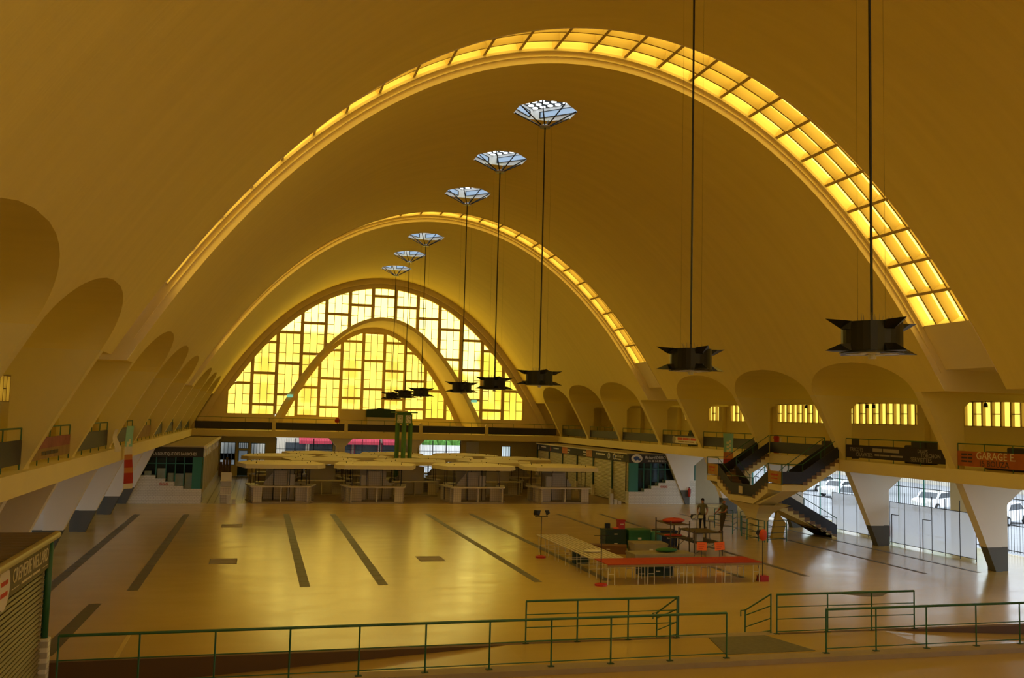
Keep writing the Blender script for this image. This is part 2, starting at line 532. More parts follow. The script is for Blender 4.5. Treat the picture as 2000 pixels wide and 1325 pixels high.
# ---- gallery side walls with their yellow windows
ZW0, ZW1 = 6.0, 7.2
BAYS_Y = [(a, b_) for a, b_ in zip(PIERS[:-1], PIERS[1:])]
wn = 10
gal_pane = {}
for s, nm in ((-1, 'left'), (1, 'right')):
    x = XC + s * DWALL
    x0, x1 = sorted((x, x + s * 0.3))
    mb = MB()
    mb.box(x0, x1, YB, YF, GAL_Z - 0.04, ZW0)
    mb.box(x0, x1, YB, YF, ZW1, 9.2)
    ends = [YB]
    wins = []
    for a, b_ in BAYS_Y:
        closed = (s > 0 and a > 70)
        if not closed: wins.append((a + 0.8, b_ - 0.35))
    for a, b_ in wins: ends += [a, b_]
    ends.append(YF)
    for a, b_ in zip(ends[::2], ends[1::2]): mb.box(x0, x1, a, b_, ZW0, ZW1)
    # pilasters on the piers
    for y in PIERS:
        p0, p1 = sorted((x, x - s * 0.35)); mb.box(p0, p1, y + PT, y + 0.75, GAL_Z - 0.04, SPRING)
    struct('wall_gallery_' + nm, mb, M['plaster'])
    for a, b_ in wins:
        if s < 0 and a > 30: 
            pass
        wn += 1
        n = max(8, int(round((b_ - a) / 0.62))); st = (b_ - a) / n
        mb = MB()
        for i in range(n + 1):
            y = a + st * i; mb.box(x0 + 0.04, x1 - 0.02, y - 0.05, y + 0.05, ZW0, ZW1)
        mb.box(x0 + 0.04, x1 - 0.02, a, b_, ZW0 - 0.04, ZW0 + 0.04); mb.box(x0 + 0.04, x1 - 0.02, a, b_, ZW1 - 0.04, ZW1 + 0.04)
        w = struct('window_%d' % wn, mb, M['win_bar'])
        for i in range(n):
            y0 = a + st * i + 0.05; y1 = y0 + st - 0.1
            segs = [(ZW0 + 0.04, ZW1 - 0.04)] if i % 2 else [(ZW0 + 0.04, 6.58), (6.62, ZW1 - 0.04)]
            for z0, z1 in segs:
                key = (round(y1 - y0, 3), round(z1 - z0, 3))
                if key not in gal_pane:
                    gal_pane[key] = MB().box(-0.01, 0.01, 0, y1 - y0, 0, z1 - z0).mesh('gallery_pane', M['pane_gal'])
                o = bpy.data.objects.new('pane', gal_pane[key]); COL.objects.link(o); o.parent = w
                o.location = ((x0 + x1) / 2 + s * 0.08, y0, z0)
            if i % 2 == 0:
                MB().box(x0 + 0.06, x1 - 0.04, y0, y1, 6.58, 6.62).build('transom', M['muntin'], w)

# ---- ground floor side walls: wide gateways between the piers
for s, nm in ((-1, 'left'), (1, 'right')):
    x = XC + s * DOUT
    x0, x1 = sorted((x, x + s * 0.3))
    mb = MB()
    mb.box(x0, x1, YB, PIERS[0] + 0.5, 0, GAL_B)
    for y in PIERS: mb.box(x0, x1, y - 0.55, y + 0.75, -0.05, GAL_B)
    mb.box(x0, x1, 62.7, YF, -0.05, GAL_B)
    if s < 0:  # bays walled up further on this side, added to cut the daylight
        mb.box(x0, x1, YB, 33.2, -0.05, GAL_B)
        for a, b_ in BAYS_Y:
            if a > 33: mb.box(x0, x1, a, a + 0.62 * (b_ - a), -0.05, GAL_B)
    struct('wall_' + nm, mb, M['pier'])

# ---- the far wall: great arched window and the ground floor below
GW = 14.03
def garc(d): return 17.86 - 1.086 * drop(d)            # edge of the outer glazing
def iarc(d): return 15.10 - 9.5 * (d / 9.6) ** 2        # outer edge of the inner arch
def iarc_in(d): return iarc(d * 1.035) - 0.34           # inner edge of its face
YI = 96.6                                               # inner glazing stands back in a porch
mb = MB()
N = 120
DV = 18.4
# face above the glazing, up to the vault
ds = [-DV + 2 * DV * i / N for i in range(N + 1)] + [-GW, GW, -GW - 1e-3, GW + 1e-3]
ds = sorted(ds)
rows = []
for d in ds:
    lo = garc(d) if abs(d) <= GW else 5.66
    rows.append([(XC + d, YF, lo), (XC + d, YF, max(lo, zc(d) + 0.3, 9.3 if abs(d) > 13 else 0))])
mb.grid(rows)
g = [(d, garc(d)) for d in [-GW + 2 * GW * i / N for i in range(N + 1)]]
g = [(-GW, 5.66)] + g + [(GW, 5.66)]
mb.grid([[(XC + d, YF, z), (XC + d, YF + 0.4, z)] for d, z in g])
mb.grid([[(XC - GW, YF + 0.4, 5.66), (XC + GW, YF + 0.4, 5.66)], [(XC - GW, YF, 5.66), (XC + GW, YF, 5.66)]])
# sill wall, open in the middle
for a, b_ in ((-DV, -9.7), (9.7, DV)):
    mb.box(XC + a, XC + b_, YF, YF + 0.4, GAL_Z - 0.05, 5.66)
# rim arch under the vault
ring = [-DV + 2 * DV * i / N for i in range(N + 1)]
a_ = [(XC + d, zc(d)) for d in ring]; b2 = [off(d, -0.5) for d in ring]
mb.grid([[(p[0], YF - 0.35, p[1]) for p in a_], [(p[0], YF - 0.35, p[1]) for p in b2], [(p[0], YF + 0.01, p[1]) for p in b2]])
wall_far = struct('wall_end', mb, M['concrete_trim'])
# the inner arch and its barrel
mb = MB()
ds = [-9.75 + 19.5 * i / 60 for i in range(61)]
def foot(c): return [(c[0][0], GAL_Z - .05)] + c + [(c[-1][0], GAL_Z - .05)]
o_ = foot([(XC + d, max(GAL_Z - .05, iarc(d))) for d in ds])
i_ = foot([(XC + d * 0.965, max(GAL_Z - .05, iarc(d) - 0.34)) for d in ds])
mb.grid([[(p[0], YF + 0.45, p[1]) for p in o_], [(p[0], YF - 0.15, p[1]) for p in o_], [(p[0], YF - 0.15, p[1]) for p in i_], [(p[0], YI + 0.2, p[1]) for p in i_]])
struct('trim_1', mb, M['plaster'])
mb = MB()
o_ = i_; k_ = foot([(XC + d * 0.925, max(GAL_Z - .05, iarc(d) - 0.80)) for d in ds])
mb.grid([[(p[0], YI - 0.1, p[1]) for p in o_], [(p[0], YI - 0.1, p[1]) for p in k_], [(p[0], YI + 0.2, p[1]) for p in k_]])
struct('trim_2', mb, M['concrete_trim'])

CW = 2.16
def glazing(name, label, ycen, top0, lo, hi, cols, zbot, z_hi_max):
    """staggered grid of frosted panes between the curves lo(d) and hi(d)"""
    fr = MB(); mu = MB(); panes = []
    def strip(d0, d1, z0, z1):
        n = max(1, int(math.ceil((d1 - d0) / 0.22)))
        t = []; b_ = []
        for i in range(n + 1):
            d = d0 + (d1 - d0) * i / n
            h_ = min(z1, hi(d)); l_ = max(z0, lo(d), zbot)
            t.append((XC + d, h_)); b_.append((XC + d, l_))
        ok = [tt[1] - bb[1] > 0.02 for tt, bb in zip(t, b_)]
        if not any(ok): return None
        res = []
        for i in range(n):
            if not (ok[i] or ok[i + 1]): continue
            res.append([(t[i][0], min(t[i][1], max(t[i][1], b_[i][1])) , b_[i][1] if ok[i] else t[i][1]), (t[i + 1][0], t[i + 1][1], b_[i + 1][1] if ok[i + 1] else t[i + 1][1])])
        return res
    def plate(mb_, res, y0, y1):
        for (xa, ta, ba), (xb, tb, bb) in res:
            mb_.add([(xa, y0, ba), (xb, y0, bb), (xb, y0, tb), (xa, y0, ta), (xa, y1, ba), (xb, y1, bb), (xb, y1, tb), (xa, y1, ta)],
                    [(0, 1, 2, 3), (7, 6, 5, 4), (0, 4, 5, 1), (3, 2, 6, 7), (0, 3, 7, 4), (1, 5, 6, 2)])
    for c in cols:
        d0 = (c - 0.5) * CW; d1 = d0 + CW
        bars = []
        k = 3
        for k in range(-2, 8):
            bars.append(top0 - 0.965 * abs(c) - 2.89 * k)
        bars = sorted(b_ for b_ in bars if zbot < b_ < z_hi_max)
        edges = [zbot] + bars + [z_hi_max + 0.5]
        for z in bars:
            res = strip(d0, d1, z - 0.125, z + 0.125)
            if res: plate(fr, res, ycen - 0.16, ycen + 0.10)
        for z0, z1 in zip(edges[:-1], edges[1:]):
            a0 = z0 + (0.12 if z0 != zbot else 0.0); a1 = z1 - 0.12
            for j in range(3):
                x0 = d0 + 0.12 + (CW - 0.24) * j / 3; x1 = d0 + 0.12 + (CW - 0.24) * (j + 1) / 3
                full = 2.69
                if j == 1 or z0 == zbot and False: cuts = [a0, a1]
                else: cuts = [a0] + [q for q in (a1 - full / 3, a1 - 2 * full / 3) if z1 < z_hi_max and q > a0 + 0.25] [::-1] + [a1] if z1 < z_hi_max else [a0] + [q for q in (a0 + full / 3, a0 + 2 * full / 3) if q < a1] + [a1]
                for e0, e1 in zip(cuts[:-1], cuts[1:]):
                    res = strip(x0 + 0.015, x1 - 0.015, e0 + (0.015 if e0 != a0 else 0), e1 - (0.015 if e1 != a1 else 0))
                    if res:
                        panes.append(res)
                    if e0 != a0:
                        r2 = strip(x0, x1, e0 - 0.026, e0 + 0.026)
                        if r2: plate(mu, r2, ycen - 0.03, ycen + 0.03)
                if j:
                    r2 = strip(x0 - 0.026, x0 + 0.026, a0, a1)
                    if r2: plate(mu, r2, ycen - 0.03, ycen + 0.03)
    for c in list(cols) + [cols[-1] + 1]:
        d = (c - 0.5) * CW
        res = strip(d - 0.155, d + 0.155, zbot, z_hi_max + 1)
        if res: plate(fr, res, ycen - 0.2, ycen + 0.12)
    w = struct(name, fr, M['win_bar']); w['label'] = label
    mu.build('muntin', M['muntin'], w)
    for res in panes:
        pb = MB(); plate(pb, res, ycen - 0.012, ycen + 0.012)
        pb.build('pane', M['pane_far'], w)
    return w, len(panes)
w, np1 = glazing('window_1', 'great arched yellow window filling the end wall of the hall', YF + 0.25, 17.13, lambda d: iarc(d) if abs(d) < 9.7 else 0, garc, range(-6, 7), 5.66, 17.9)
w, np2 = glazing('window_2', 'inner arched yellow window set back in the end wall porch', YI + 0.05, 14.2, lambda d: 0, lambda d: min(iarc(d / 0.925) - 0.80, 14.3), range(-4, 5), 5.5, 14.3)
print('PANES', np1, np2)
mb = MB(); mb.box(XC - 9.6, XC + 9.6, YI, YI + 0.3, GAL_Z - 0.05, 5.5)
struct('wall_porch', mb, M['plaster'])

# ---- near end wall behind the camera, with the same great window
mb = MB()
ds = sorted([-DV + 2 * DV * i / 60 for i in range(61)] + [-GW, GW, -GW - 1e-3, GW + 1e-3])
mb.grid([[(XC + d, YB, garc(d) if abs(d) <= GW else GAL_Z - .05), (XC + d, YB, max(garc(d) if abs(d) <= GW else 0, zc(d) + .3, 9.3 if abs(d) > 13 else 0))] for d in ds])
mb.box(XC - DOUT, XC + DOUT, YB - 0.3, YB, -0.1, 5.66)
for s in (-1, 1):
    a, b_ = sorted((XC + s * DV, XC + s * DOUT)); mb.box(a, b_, YB - .3, YB, 5.6, 9.3)
    mb.box(a, b_, YF, YF + .3, GAL_Z - .05, 9.3)
struct('wall_near', mb, M['plaster'])
fr = MB(); w = None
mb = MB()
for c in range(-6, 8): 
    d = (c - 0.5) * CW; mb.box(XC + d - .12, XC + d + .12, YB - .2, YB, 5.6, max(5.7, garc(min(abs(d), GW))))
w = struct('window_3', mb, M['win_bar'])
for c in range(-6, 7):
    d0 = (c - .5) * CW + .13; d1 = d0 + CW - .26
    z = 5.7
    while z < garc(max(abs(d0), abs(d1))) - .1:
        z1 = min(z + 2.8, garc(max(abs(d0), abs(d1))) - .05)
        MB().box(XC + d0, XC + d1, YB - .12, YB - .1, z, z1).build('pane', M['pane_near'], w); z = z1 + .15

# ---- far wall, ground floor
mb = MB()
zl, zh = 0.0, GAL_B
opens = [(-3.29, -1.96, 0.95, 3.05), (-1.73, -0.84, 0.0, 2.3), (-1.73, -0.84, 2.45, 3.05), (-0.61, 0.65, 0.95, 3.0), (1.56, 6.73, 0, 3.55), (7.77, 12.84, 0, 3.55), (14.8, 18.88, 0, 3.55), (22.95, 23.88, 2.05, 3.1)]
xs = sorted({XC - DOUT, XC + DOUT} | {o_[0] for o_ in opens} | {o_[1] for o_ in opens})
for a, b_ in zip(xs[:-1], xs[1:]):
    m_ = (a + b_) / 2; zz = [(o_[2], o_[3]) for o_ in opens if o_[0] < m_ < o_[1]]
    zz.sort(); z = 0.0
    for z0, z1 in zz:
        if z0 > z: mb.box(a, b_, YF, YF + 0.35, z, z0)
        z = z1
    mb.box(a, b_, YF, YF + 0.35, z, zh + .6)
struct('wall_end_ground', mb, M['plaster'])

# ---- floors
YK = 22.42                             # far edge of the ramp trench
mb = MB(); mb.box(XC - DOUT, XC + DOUT, YK, 62.6, -0.3, 0.0)
struct('floor', mb, M['floor'])
M['brownfloor'] = mat('stall_floor', (0.30, 0.21, 0.13), 0.35, var=0.15, scale=1.5)
mb = MB(); mb.box(-0.75, XC + DOUT, 62.6, YF, -0.3, -0.001)
struct('floor_market', mb, M['brownfloor'])
mb = MB(); mb.box(XC - DOUT, -0.75, 62.6, YF, -0.3, -0.002)
struct('floor_aisle', mb, M['aisle'])
# near floor, landing, ramps on both sides of it, kerbs
ZL = 0.40; YN = 20.1
def ramp(x): return ZL - (0.062 * max(0, 6.0 - x)) - (0.055 * max(0, x - 16.5))
mb = MB(); mb.box(XC - DOUT, XC + DOUT, YB, YN, -0.3, ZL - 0.12)
struct('floor_near', mb, M['floor'])
mb = MB()
xs = [XC - DOUT, -6, 6.0, 16.5, 25, XC + DOUT]
mb.grid([[(x, y, ramp(x)) for x in xs] for y in (YN + 0.42, YK - 0.08)])
struct('floor_ramp', mb, M['floor'])
M['kerb'] = mat('kerb_concrete', (0.36, 0.29, 0.20), 0.6, var=0.15, scale=2)
mb = MB(); mb.box(XC - DOUT, XC + DOUT, YN - 0.05, YN + 0.42, -0.3, ZL)
struct('trim_3', mb, M['kerb'])
M['redkerb'] = mat('dark_brown_kerb', (0.13, 0.075, 0.045), 0.6)
mb = MB()
mb.cur = 0; mb.box(XC - DOUT, 10.45, YK - 0.08, YK + 0.12, -0.9, ZL); mb.box(13.35, XC + DOUT, YK - 0.08, YK + 0.12, -0.9, ZL)
struct('trim_4', mb, M['redkerb'])
# two steps from the landing down to the hall
for k in range(2):
    mb = MB(); mb.box(10.47, 13.33, YK - .085, YK + 0.3 + 0.35 * (1 - k), 0, ZL - (0.2 if k == 0 else 0.0) + .001)
    struct('trim_%d' % (6 + k), mb, M['kerb'])

# ---- outside ground
mb = MB(); mb.box(-160, 180, -60, 220, -0.6, -0.32)
struct('ground_outside', mb, M['asphalt'])
# daylight guides in the open gateways
for s in (-1, 1):
    for a, b_ in BAYS_Y:
        if a < 20 or a > 60: continue
        ld = bpy.data.lights.new('gateway_daylight', 'AREA'); ld.shape = 'RECTANGLE'
        ld.size = b_ - a; ld.size_y = GAL_B; ld.cycles.is_portal = True
        lo = bpy.data.objects.new('gateway_daylight', ld); COL.objects.link(lo)
        lo.location = (XC + s * (DOUT + 0.35), (a + b_) / 2, GAL_B / 2)
        lo.rotation_euler = (pi / 2, 0, s * pi / 2)
# ================================================================== LETTERING
def text(name, body, size, loc, face, m, parent=None, width=None, align='CENTER', shear=0.0, spacing=1.0, depth=0.004):
    """flat letters: face '-y', '+x' or '-x' says which way they look"""
    cu = bpy.data.curves.new(name, 'FONT'); cu.body = body; cu.size = size; cu.align_x = align; cu.align_y = 'CENTER'
    cu.extrude = depth; cu.resolution_u = 2; cu.shear = shear; cu.space_character = spacing
    tmp = bpy.data.objects.new(name, cu); COL.objects.link(tmp)
    bpy.context.view_layer.update()
    dg = bpy.context.evaluated_depsgraph_get()
    me = bpy.data.meshes.new_from_object(tmp.evaluated_get(dg))
    bpy.data.objects.remove(tmp); bpy.data.curves.remove(cu)
    me.materials.clear(); me.materials.append(m)
    o = bpy.data.objects.new(name, me); COL.objects.link(o)
    if width:
        xs = [v.co.x for v in me.vertices]
        if xs:
            k = width / max(1e-6, max(xs) - min(xs))
            for v in me.vertices: v.co.x *= k
    R_ = {'-y': Matrix(((1, 0, 0), (0, 0, -1), (0, 1, 0))), '-x': Matrix(((0, 0, -1), (-1, 0, 0), (0, 1, 0))), '+x': Matrix(((0, 0, 1), (1, 0, 0), (0, 1, 0)))}[face].to_4x4()
    for v in me.vertices: v.co = R_ @ v.co
    l = Vector(loc)
    if parent is not None:
        o.parent = parent; o.location = l - world_loc(parent)
    else: o.location = l
    return o
def scribble(words, h, loc, face, m, parent, width):
    """lettering too blurred to read: one flat bar for each word"""
    tot = sum(words) + .35 * (len(words) - 1); k = width / tot; u = -width / 2
    dx, nx = {'-y': ((1, 0), (0, -1)), '-x': ((0, -1), (-1, 0)), '+x': ((0, 1), (1, 0))}[face]
    for w_ in words:
        a = (loc[0] + dx[0] * u, loc[1] + dx[1] * u); b_ = (loc[0] + dx[0] * (u + w_ * k), loc[1] + dx[1] * (u + w_ * k))
        c = (a[0] + nx[0] * .004, a[1] + nx[1] * .004), (b_[0] + nx[0] * .004, b_[1] + nx[1] * .004)
        MB().add([(*a, loc[2] - h / 2), (*b_, loc[2] - h / 2), (*b_, loc[2] + h / 2), (*a, loc[2] + h / 2), (*c[0], loc[2] - h / 2), (*c[1], loc[2] - h / 2), (*c[1], loc[2] + h / 2), (*c[0], loc[2] + h / 2)],
                 [(0, 1, 2, 3), (7, 6, 5, 4), (0, 4, 5, 1), (1, 5, 6, 2), (2, 6, 7, 3), (3, 7, 4, 0)]).build('writing_line', m, parent)
        u += (w_ + .35) * k
M['ink_white'] = mat('white_lettering', (0.75, 0.73, 0.68), 0.6)
M['ink_grey'] = mat('faded_lettering', (0.32, 0.28, 0.22), 0.7)
M['ink_yellow'] = mat('cream_lettering', (0.70, 0.62, 0.40), 0.6)
M['ink_red'] = mat('red_lettering', (0.55, 0.05, 0.02), 0.6)
M['ink_dark'] = mat('dark_lettering', (0.05, 0.03, 0.02), 0.6)
M['paper'] = mat('cream_paper', (0.72, 0.66, 0.52), 0.8)

# ================================================================== PENDANT LAMPS AND ROOF LANTERNS
M['lamp'] = mat('black_lamp_metal', (0.020, 0.020, 0.016), 0.38, metal=0.5)
M['lens'] = mat('lamp_lens', (0.75, 0.74, 0.70), 0.2)
M['block'] = emit_mat('glass_block', (0.86, 0.94, 1.0), 2.6)
M['lwin'] = emit_mat('lantern_window_glass', (0.42, 0.58, 0.78), 0.55)
M['lantern'] = mat('white_lantern_plaster', (0.82, 0.82, 0.82), 0.7)
def lamp_tree():
    t = thing('pendant_lamp', 'black drum pendant lamp with four pairs of pointed fins on a long rod', 'lamp', (0, 0, 7.22), group='pendant lamps down the middle of the hall')
    b = 7.22
    MB().tube((0, 0, 7.8), (0, 0, 18.1), 0.028, 6).build('rod', M['lamp'], t)
    MB().lathe([(0.55, b + 0.03), (0.55, b + 0.58)], n=28).build('drum', M['lamp'], t, smooth=False)
    MB().lathe([(0.58, b + 0.0), (0.58, b + 0.035), (0.55, b + 0.04)], n=24).build('rim', M['lamp'], t)
    for k in range(4):
        MB().lathe([(0.19, b - 0.012), (0.19, b + 0.01)], (0.29 * cos(pi / 4 + k * pi / 2), 0.29 * sin(pi / 4 + k * pi / 2), 0), n=14).build('lens', M['lens'], t)
    MB().lathe([(0.07, b - 0.09), (0.075, b)], n=10).build('end_knob', M['lens'], t)
    for k in range(4):
        an = k * pi / 2
        for up_ in (1, 0):
            zt = b + (0.585 if up_ else 0.02); s = -1 if up_ else 1
            w = 0.19
            vs_ = [(0.53, -0.14, zt), (0.53, 0.14, zt), (0.70, w, zt), (0.70, -w, zt), (1.0, 0, zt + (0.03 if up_ else -0.0)),
                   (0.53, -0.12, zt + s * 0.15), (0.53, 0.12, zt + s * 0.15), (0.68, 0, zt + s * 0.14)]
            fs_ = [(0, 1, 2, 4, 3), (5, 7, 6), (1, 6, 7, 2), (2, 7, 4), (4, 7, 3), (3, 7, 5, 0), (0, 5, 6, 1)]
            fb = MB().add(vs_, fs_); fb.xf(Matrix.Rotation(an, 4, 'Z')); fb.build('fin', M['lamp'], t)
    sp_ = MB()
    for i in range(26):
        a = random.random() * 2 * pi; r_ = 0.5 * sqrt(random.random())
        sp_.tube((r_ * cos(a), r_ * sin(a), b + 0.57), (r_ * cos(a) * 1.1, r_ * sin(a) * 1.1, b + 0.57 + random.uniform(.08, .17)), 0.004, 3)
    tag(sp_.build('bird_spikes', M['steel'], t), 'thin bird spikes on top', kind='stuff')
    for s in (-1, 1): MB().tube((s * 0.3, 0, 7.8), (s * 0.3, 0, 18.2), 0.0025, 3).build('stay_wire', M['lamp'], t)
    MB().lathe([(0.22, 18.06), (0.24, 18.12), (0.10, 18.2)], n=12).build('hub', M['steel'], t)
    for k in range(8):
        a = pi / 8 + k * pi / 4; r_ = HOLE * 1.04
        MB().tube((0.16 * cos(a), 0.16 * sin(a), 18.12), (r_ * cos(a), r_ * sin(a), zc(abs(r_ * cos(a))) + 0.0), 0.028, 5).build('strut', M['lamp'], t)
    return t
L0 = lamp_tree(); bpy.context.view_layer.update()
ORD = ['first', 'second', 'third', 'fourth', 'fifth', 'sixth', 'seventh', 'eighth', 'ninth', 'tenth', 'eleventh', 'twelfth']
def tree_copy(root, loc, rz=0.0, **kw):
    c = root.copy(); COL.objects.link(c); c.location = loc; c.rotation_euler = (0, 0, rz)
    for ch in root.children:
        d = ch.copy(); COL.objects.link(d); d.parent = c
        for g_ in ch.children:
            e = g_.copy(); COL.objects.link(e); e.parent = d
    tag(c, **kw)
    return c
for i, y in enumerate(LAMPS[1:]):
    o = L0 if i == 0 else tree_copy(L0, (XC, y, 7.22))
    o.location = (XC, y, 7.22); o['label'] = 'black drum pendant lamp with pointed fins, %s from the great end window' % ORD[len(LAMPS) - 2 - i]
def lantern_tree():
    t = thing('roof_lantern', 'white square roof lantern with glass block top above a pendant lamp', 'roof lantern', (0, 0, 18.5), group='roof lanterns along the crown of the vault')
    H_ = 1.85; c45 = [(H_ * cos(k * pi / 2), H_ * sin(k * pi / 2)) for k in range(4)]
    z1 = 19.42; zb_ = lambda p: zc(abs(p[0])) + 0.05
    for k in range(4):
        a, b = c45[k], c45[(k + 1) % 4]
        n = (cos(k * pi / 2 + pi / 4) * 0.06, sin(k * pi / 2 + pi / 4) * 0.06)
        za_, zb2 = zb_(a), zb_(b)
        w = MB().add([(a[0], a[1], za_), (b[0], b[1], zb2), (b[0], b[1], z1), (a[0], a[1], z1)] + [(p[0] + n[0], p[1] + n[1], z) for p, z in ((a, za_), (b, zb2), (b, z1), (a, z1))],
                     [(3, 2, 1, 0), (4, 5, 6, 7), (0, 1, 5, 4), (2, 3, 7, 6)]).build('wall', M['lantern'], t)
        def P(u, z, o): return (a[0] + (b[0] - a[0]) * u - n[0] * o, a[1] + (b[1] - a[1]) * u - n[1] * o, z)
        q = [P(.14, 19.0, .1), P(.86, 19.0, .1), P(.86, 19.25, .1), P(.14, 19.25, .1)]
        MB().add(q, [(0, 1, 2, 3)]).build('window_glass', M['lwin'], w)
        f_ = MB()
        for u0, u1, za, zb in ((.125, .14, 18.98, 19.27), (.86, .875, 18.98, 19.27), (.125, .875, 18.975, 19.0), (.125, .875, 19.25, 19.275)):
            f_.add([P(u0, za, .1), P(u1, za, .1), P(u1, zb, .1), P(u0, zb, .1), P(u0, za, .8), P(u1, za, .8), P(u1, zb, .8), P(u0, zb, .8)], [(0, 1, 2, 3), (7, 6, 5, 4), (0, 4, 5, 1), (1, 5, 6, 2), (2, 6, 7, 3), (3, 7, 4, 0)])
        f_.build('window_frame', M['lamp'], w)
    R4 = Matrix.Rotation(pi / 4, 4, 'Z'); e = H_ / sqrt(2)
    r_ = MB().box(-e - .05, e + .05, -e - .05, e + .05, 19.42, 19.54); r_.xf(R4)
    roof = r_.build('roof_slab', M['dark'], t)
    disc = MB().lathe([(0.125, 0), (0.13, 0.06)], n=10).mesh('glass_block', M['block'])
    for i in range(7):
        for j in range(7):
            o = bpy.data.objects.new('glass_block', disc); COL.objects.link(o); o.parent = roof
            p = R4 @ Vector((-e + 0.19 + i * (2 * e - .38) / 6, -e + .19 + j * (2 * e - .38) / 6, 19.40 - 18.5)); o.location = p
    return t
R0 = lantern_tree(); bpy.context.view_layer.update()
for i, y in enumerate(LAMPS):
    o = R0 if i == 0 else tree_copy(R0, (XC, y, 18.5))
    o.location = (XC, y, 18.5); o['label'] = 'white roof lantern with glass block top, %s from the great end window' % ORD[len(LAMPS) - 1 - i]

# ================================================================== GALLERY PARAPETS
def rail_posts(t, pts, z0, ztop, r=0.018, mat_='green'):
    for p in pts: MB().tube((p[0], p[1], z0), (p[0], p[1], ztop), r, 6).build('post', M[mat_], t)
M['orange_ban'] = mat('orange_banner', (0.40, 0.11, 0.015), 0.8, var=0.35, scale=2.5)
M['pink_ban'] = mat('faded_pink_banner', (0.28, 0.10, 0.08), 0.8, var=0.4, scale=3)
M['tan_ban'] = mat('faded_tan_banner', (0.30, 0.19, 0.07), 0.8, var=0.35, scale=3)
M['bl_ban'] = mat('blackboard_banner', (0.030, 0.022, 0.018), 0.85, var=0.3, scale=3)
def parapet(s, a, b, desc):
    x = XC + s * (DG + 0.30)
    t = thing('gallery_parapet', desc[0], 'parapet', (x, (a + b) / 2, GAL_Z - 0.04), group=desc[1])
    y0, y1 = a + PT + 0.1, b - PT - 0.02
    pn = MB().box(x - 0.03, x + 0.03, y0, y1, 4.36, 4.97).build('panel', desc[2] if len(desc) > 2 else M['dark'], t)
    MB().tube((x, y0, 5.27), (x, y1, 5.27), 0.022, 6).build('top_rail', M['green'], t)
    n = 4
    rail_posts(t, [(x, y0 + (y1 - y0) * i / n) for i in range(n + 1)], GAL_Z - 0.04, 5.27)
    MB().box(x - 0.1, x + 0.1, a + PT - 0.02, a + PT + 0.2, GAL_Z - 0.04, 4.95).build('end_stub', M['plaster'], t)
    return t, x, y0, y1
PAR = []
gr_r = ('dark panelled gallery parapet with thin green rail on the staircase side', 'plain dark parapets, staircase side')
gr_l = ('dark panelled gallery parapet with thin green rail opposite the staircase', 'plain dark parapets, opposite side')
for s in (-1, 1):
    for a, b in BAYS_Y:
        if a < 10: continue
        if s > 0 and 40 < a < 41: continue            # the staircase
        d = gr_r if s > 0 else gr_l
        if s > 0 and 33 < a < 34:
            t, x, y0, y1 = parapet(s, a, b, ('gallery parapet hung with a black board lettered TRICOTS CRAVATES SERVIETTES', None, M['bl_ban']))
            xx = x - 0.035; cy = (y0 + y1) / 2
            scribble((3, 5), .16, (xx, 37.6, 4.78), '-x', M['ink_grey'], t, 1.9)
            scribble((2, 4, 5), .08, (xx, 37.4, 4.55), '-x', M['ink_grey'], t, 2.0)
            for bd, yy, z, sz in (('TRICOTS', 39.8, 4.75, .26), ('CRAVATES', 39.2, 4.52, .27), ('TORCHON', 34.6, 4.66, .25), ('SERVIETTES', 35.2, 4.46, .27), ('DRAPS', 35.1, 4.84, .22)):
                text('lettering', bd, sz, (xx, yy, z), '-x', M['ink_grey'], t)
        elif s > 0 and 26 < a < 27:
            t, x, y0, y1 = parapet(s, a, b, ('gallery parapet hung with an orange banner lettered GARAGE', None, M['orange_ban']))
            xx = x - 0.035
            text('lettering', 'GARAGE E.', .42, (xx, 30.9, 4.80), '-x', M['ink_yellow'], t)
            text('lettering', '15 BOUZA', .34, (xx, 31.0, 4.50), '-x', M['ink_dark'], t)
            for k in range(3): scribble((3, 2), .07, (xx, 32.45, 4.84 - .14 * k), '-x', M['ink_dark'], t, .6)
        elif s > 0 and 56 < a < 57:
            t, x, y0, y1 = parapet(s, a, b, ('gallery parapet with a small white banner in red lettering above the fish shop', None))
            bn = MB().box(x - 0.06, x - 0.035, 57.0, 60.4, 4.42, 4.86).build('banner', M['paper'], t)
            scribble((5, 6, 1, 5), .17, (x - 0.062, 58.5, 4.73), '-x', M['ink_red'], bn, 2.8)
            scribble((6, 4, 4), .07, (x - 0.062, 58.6, 4.54), '-x', M['tan_ban'], bn, 2.4)
            MB().lathe([(0.26, -0.004), (0.26, 0.004)], (x - 0.07, 60.5, 4.66), 12, 'x').build('emblem', M['ink_grey'], bn)
        elif s < 0 and 26 < a < 27:
            t, x, y0, y1 = parapet(s, a, b, ('gallery parapet hung with a faded pink and tan lettered banner', None, M['tan_ban']))
            MB().box(x + 0.03, x + 0.036, y0 + .1, y1 - .1, 4.66, 4.97).build('pink_strip', M['pink_ban'], t)
            scribble((2, 3, 2, 3), .11, (x + 0.037, (y0 + y1) / 2, 4.52), '+x', M['ink_dark'], t, 2.2)
        elif s < 0 and 48 < a < 49:
            t, x, y0, y1 = parapet(s, a, b, ('gallery parapet hung with a plain tan cloth banner', None, M['tan_ban']))
        else:
            t, x, y0, y1 = parapet(s, a, b, d); PAR.append((s, a, t))
for s_, side in ((-1, 'opposite the staircase'), (1, 'on the staircase side')):
    for k, (a, t) in enumerate(sorted(((a, t) for q, a, t in PAR if q == s_), key=lambda e: -e[0])):
        t['label'] = 'plain dark gallery parapet %s, %s from the end gallery' % (side, ORD[k])
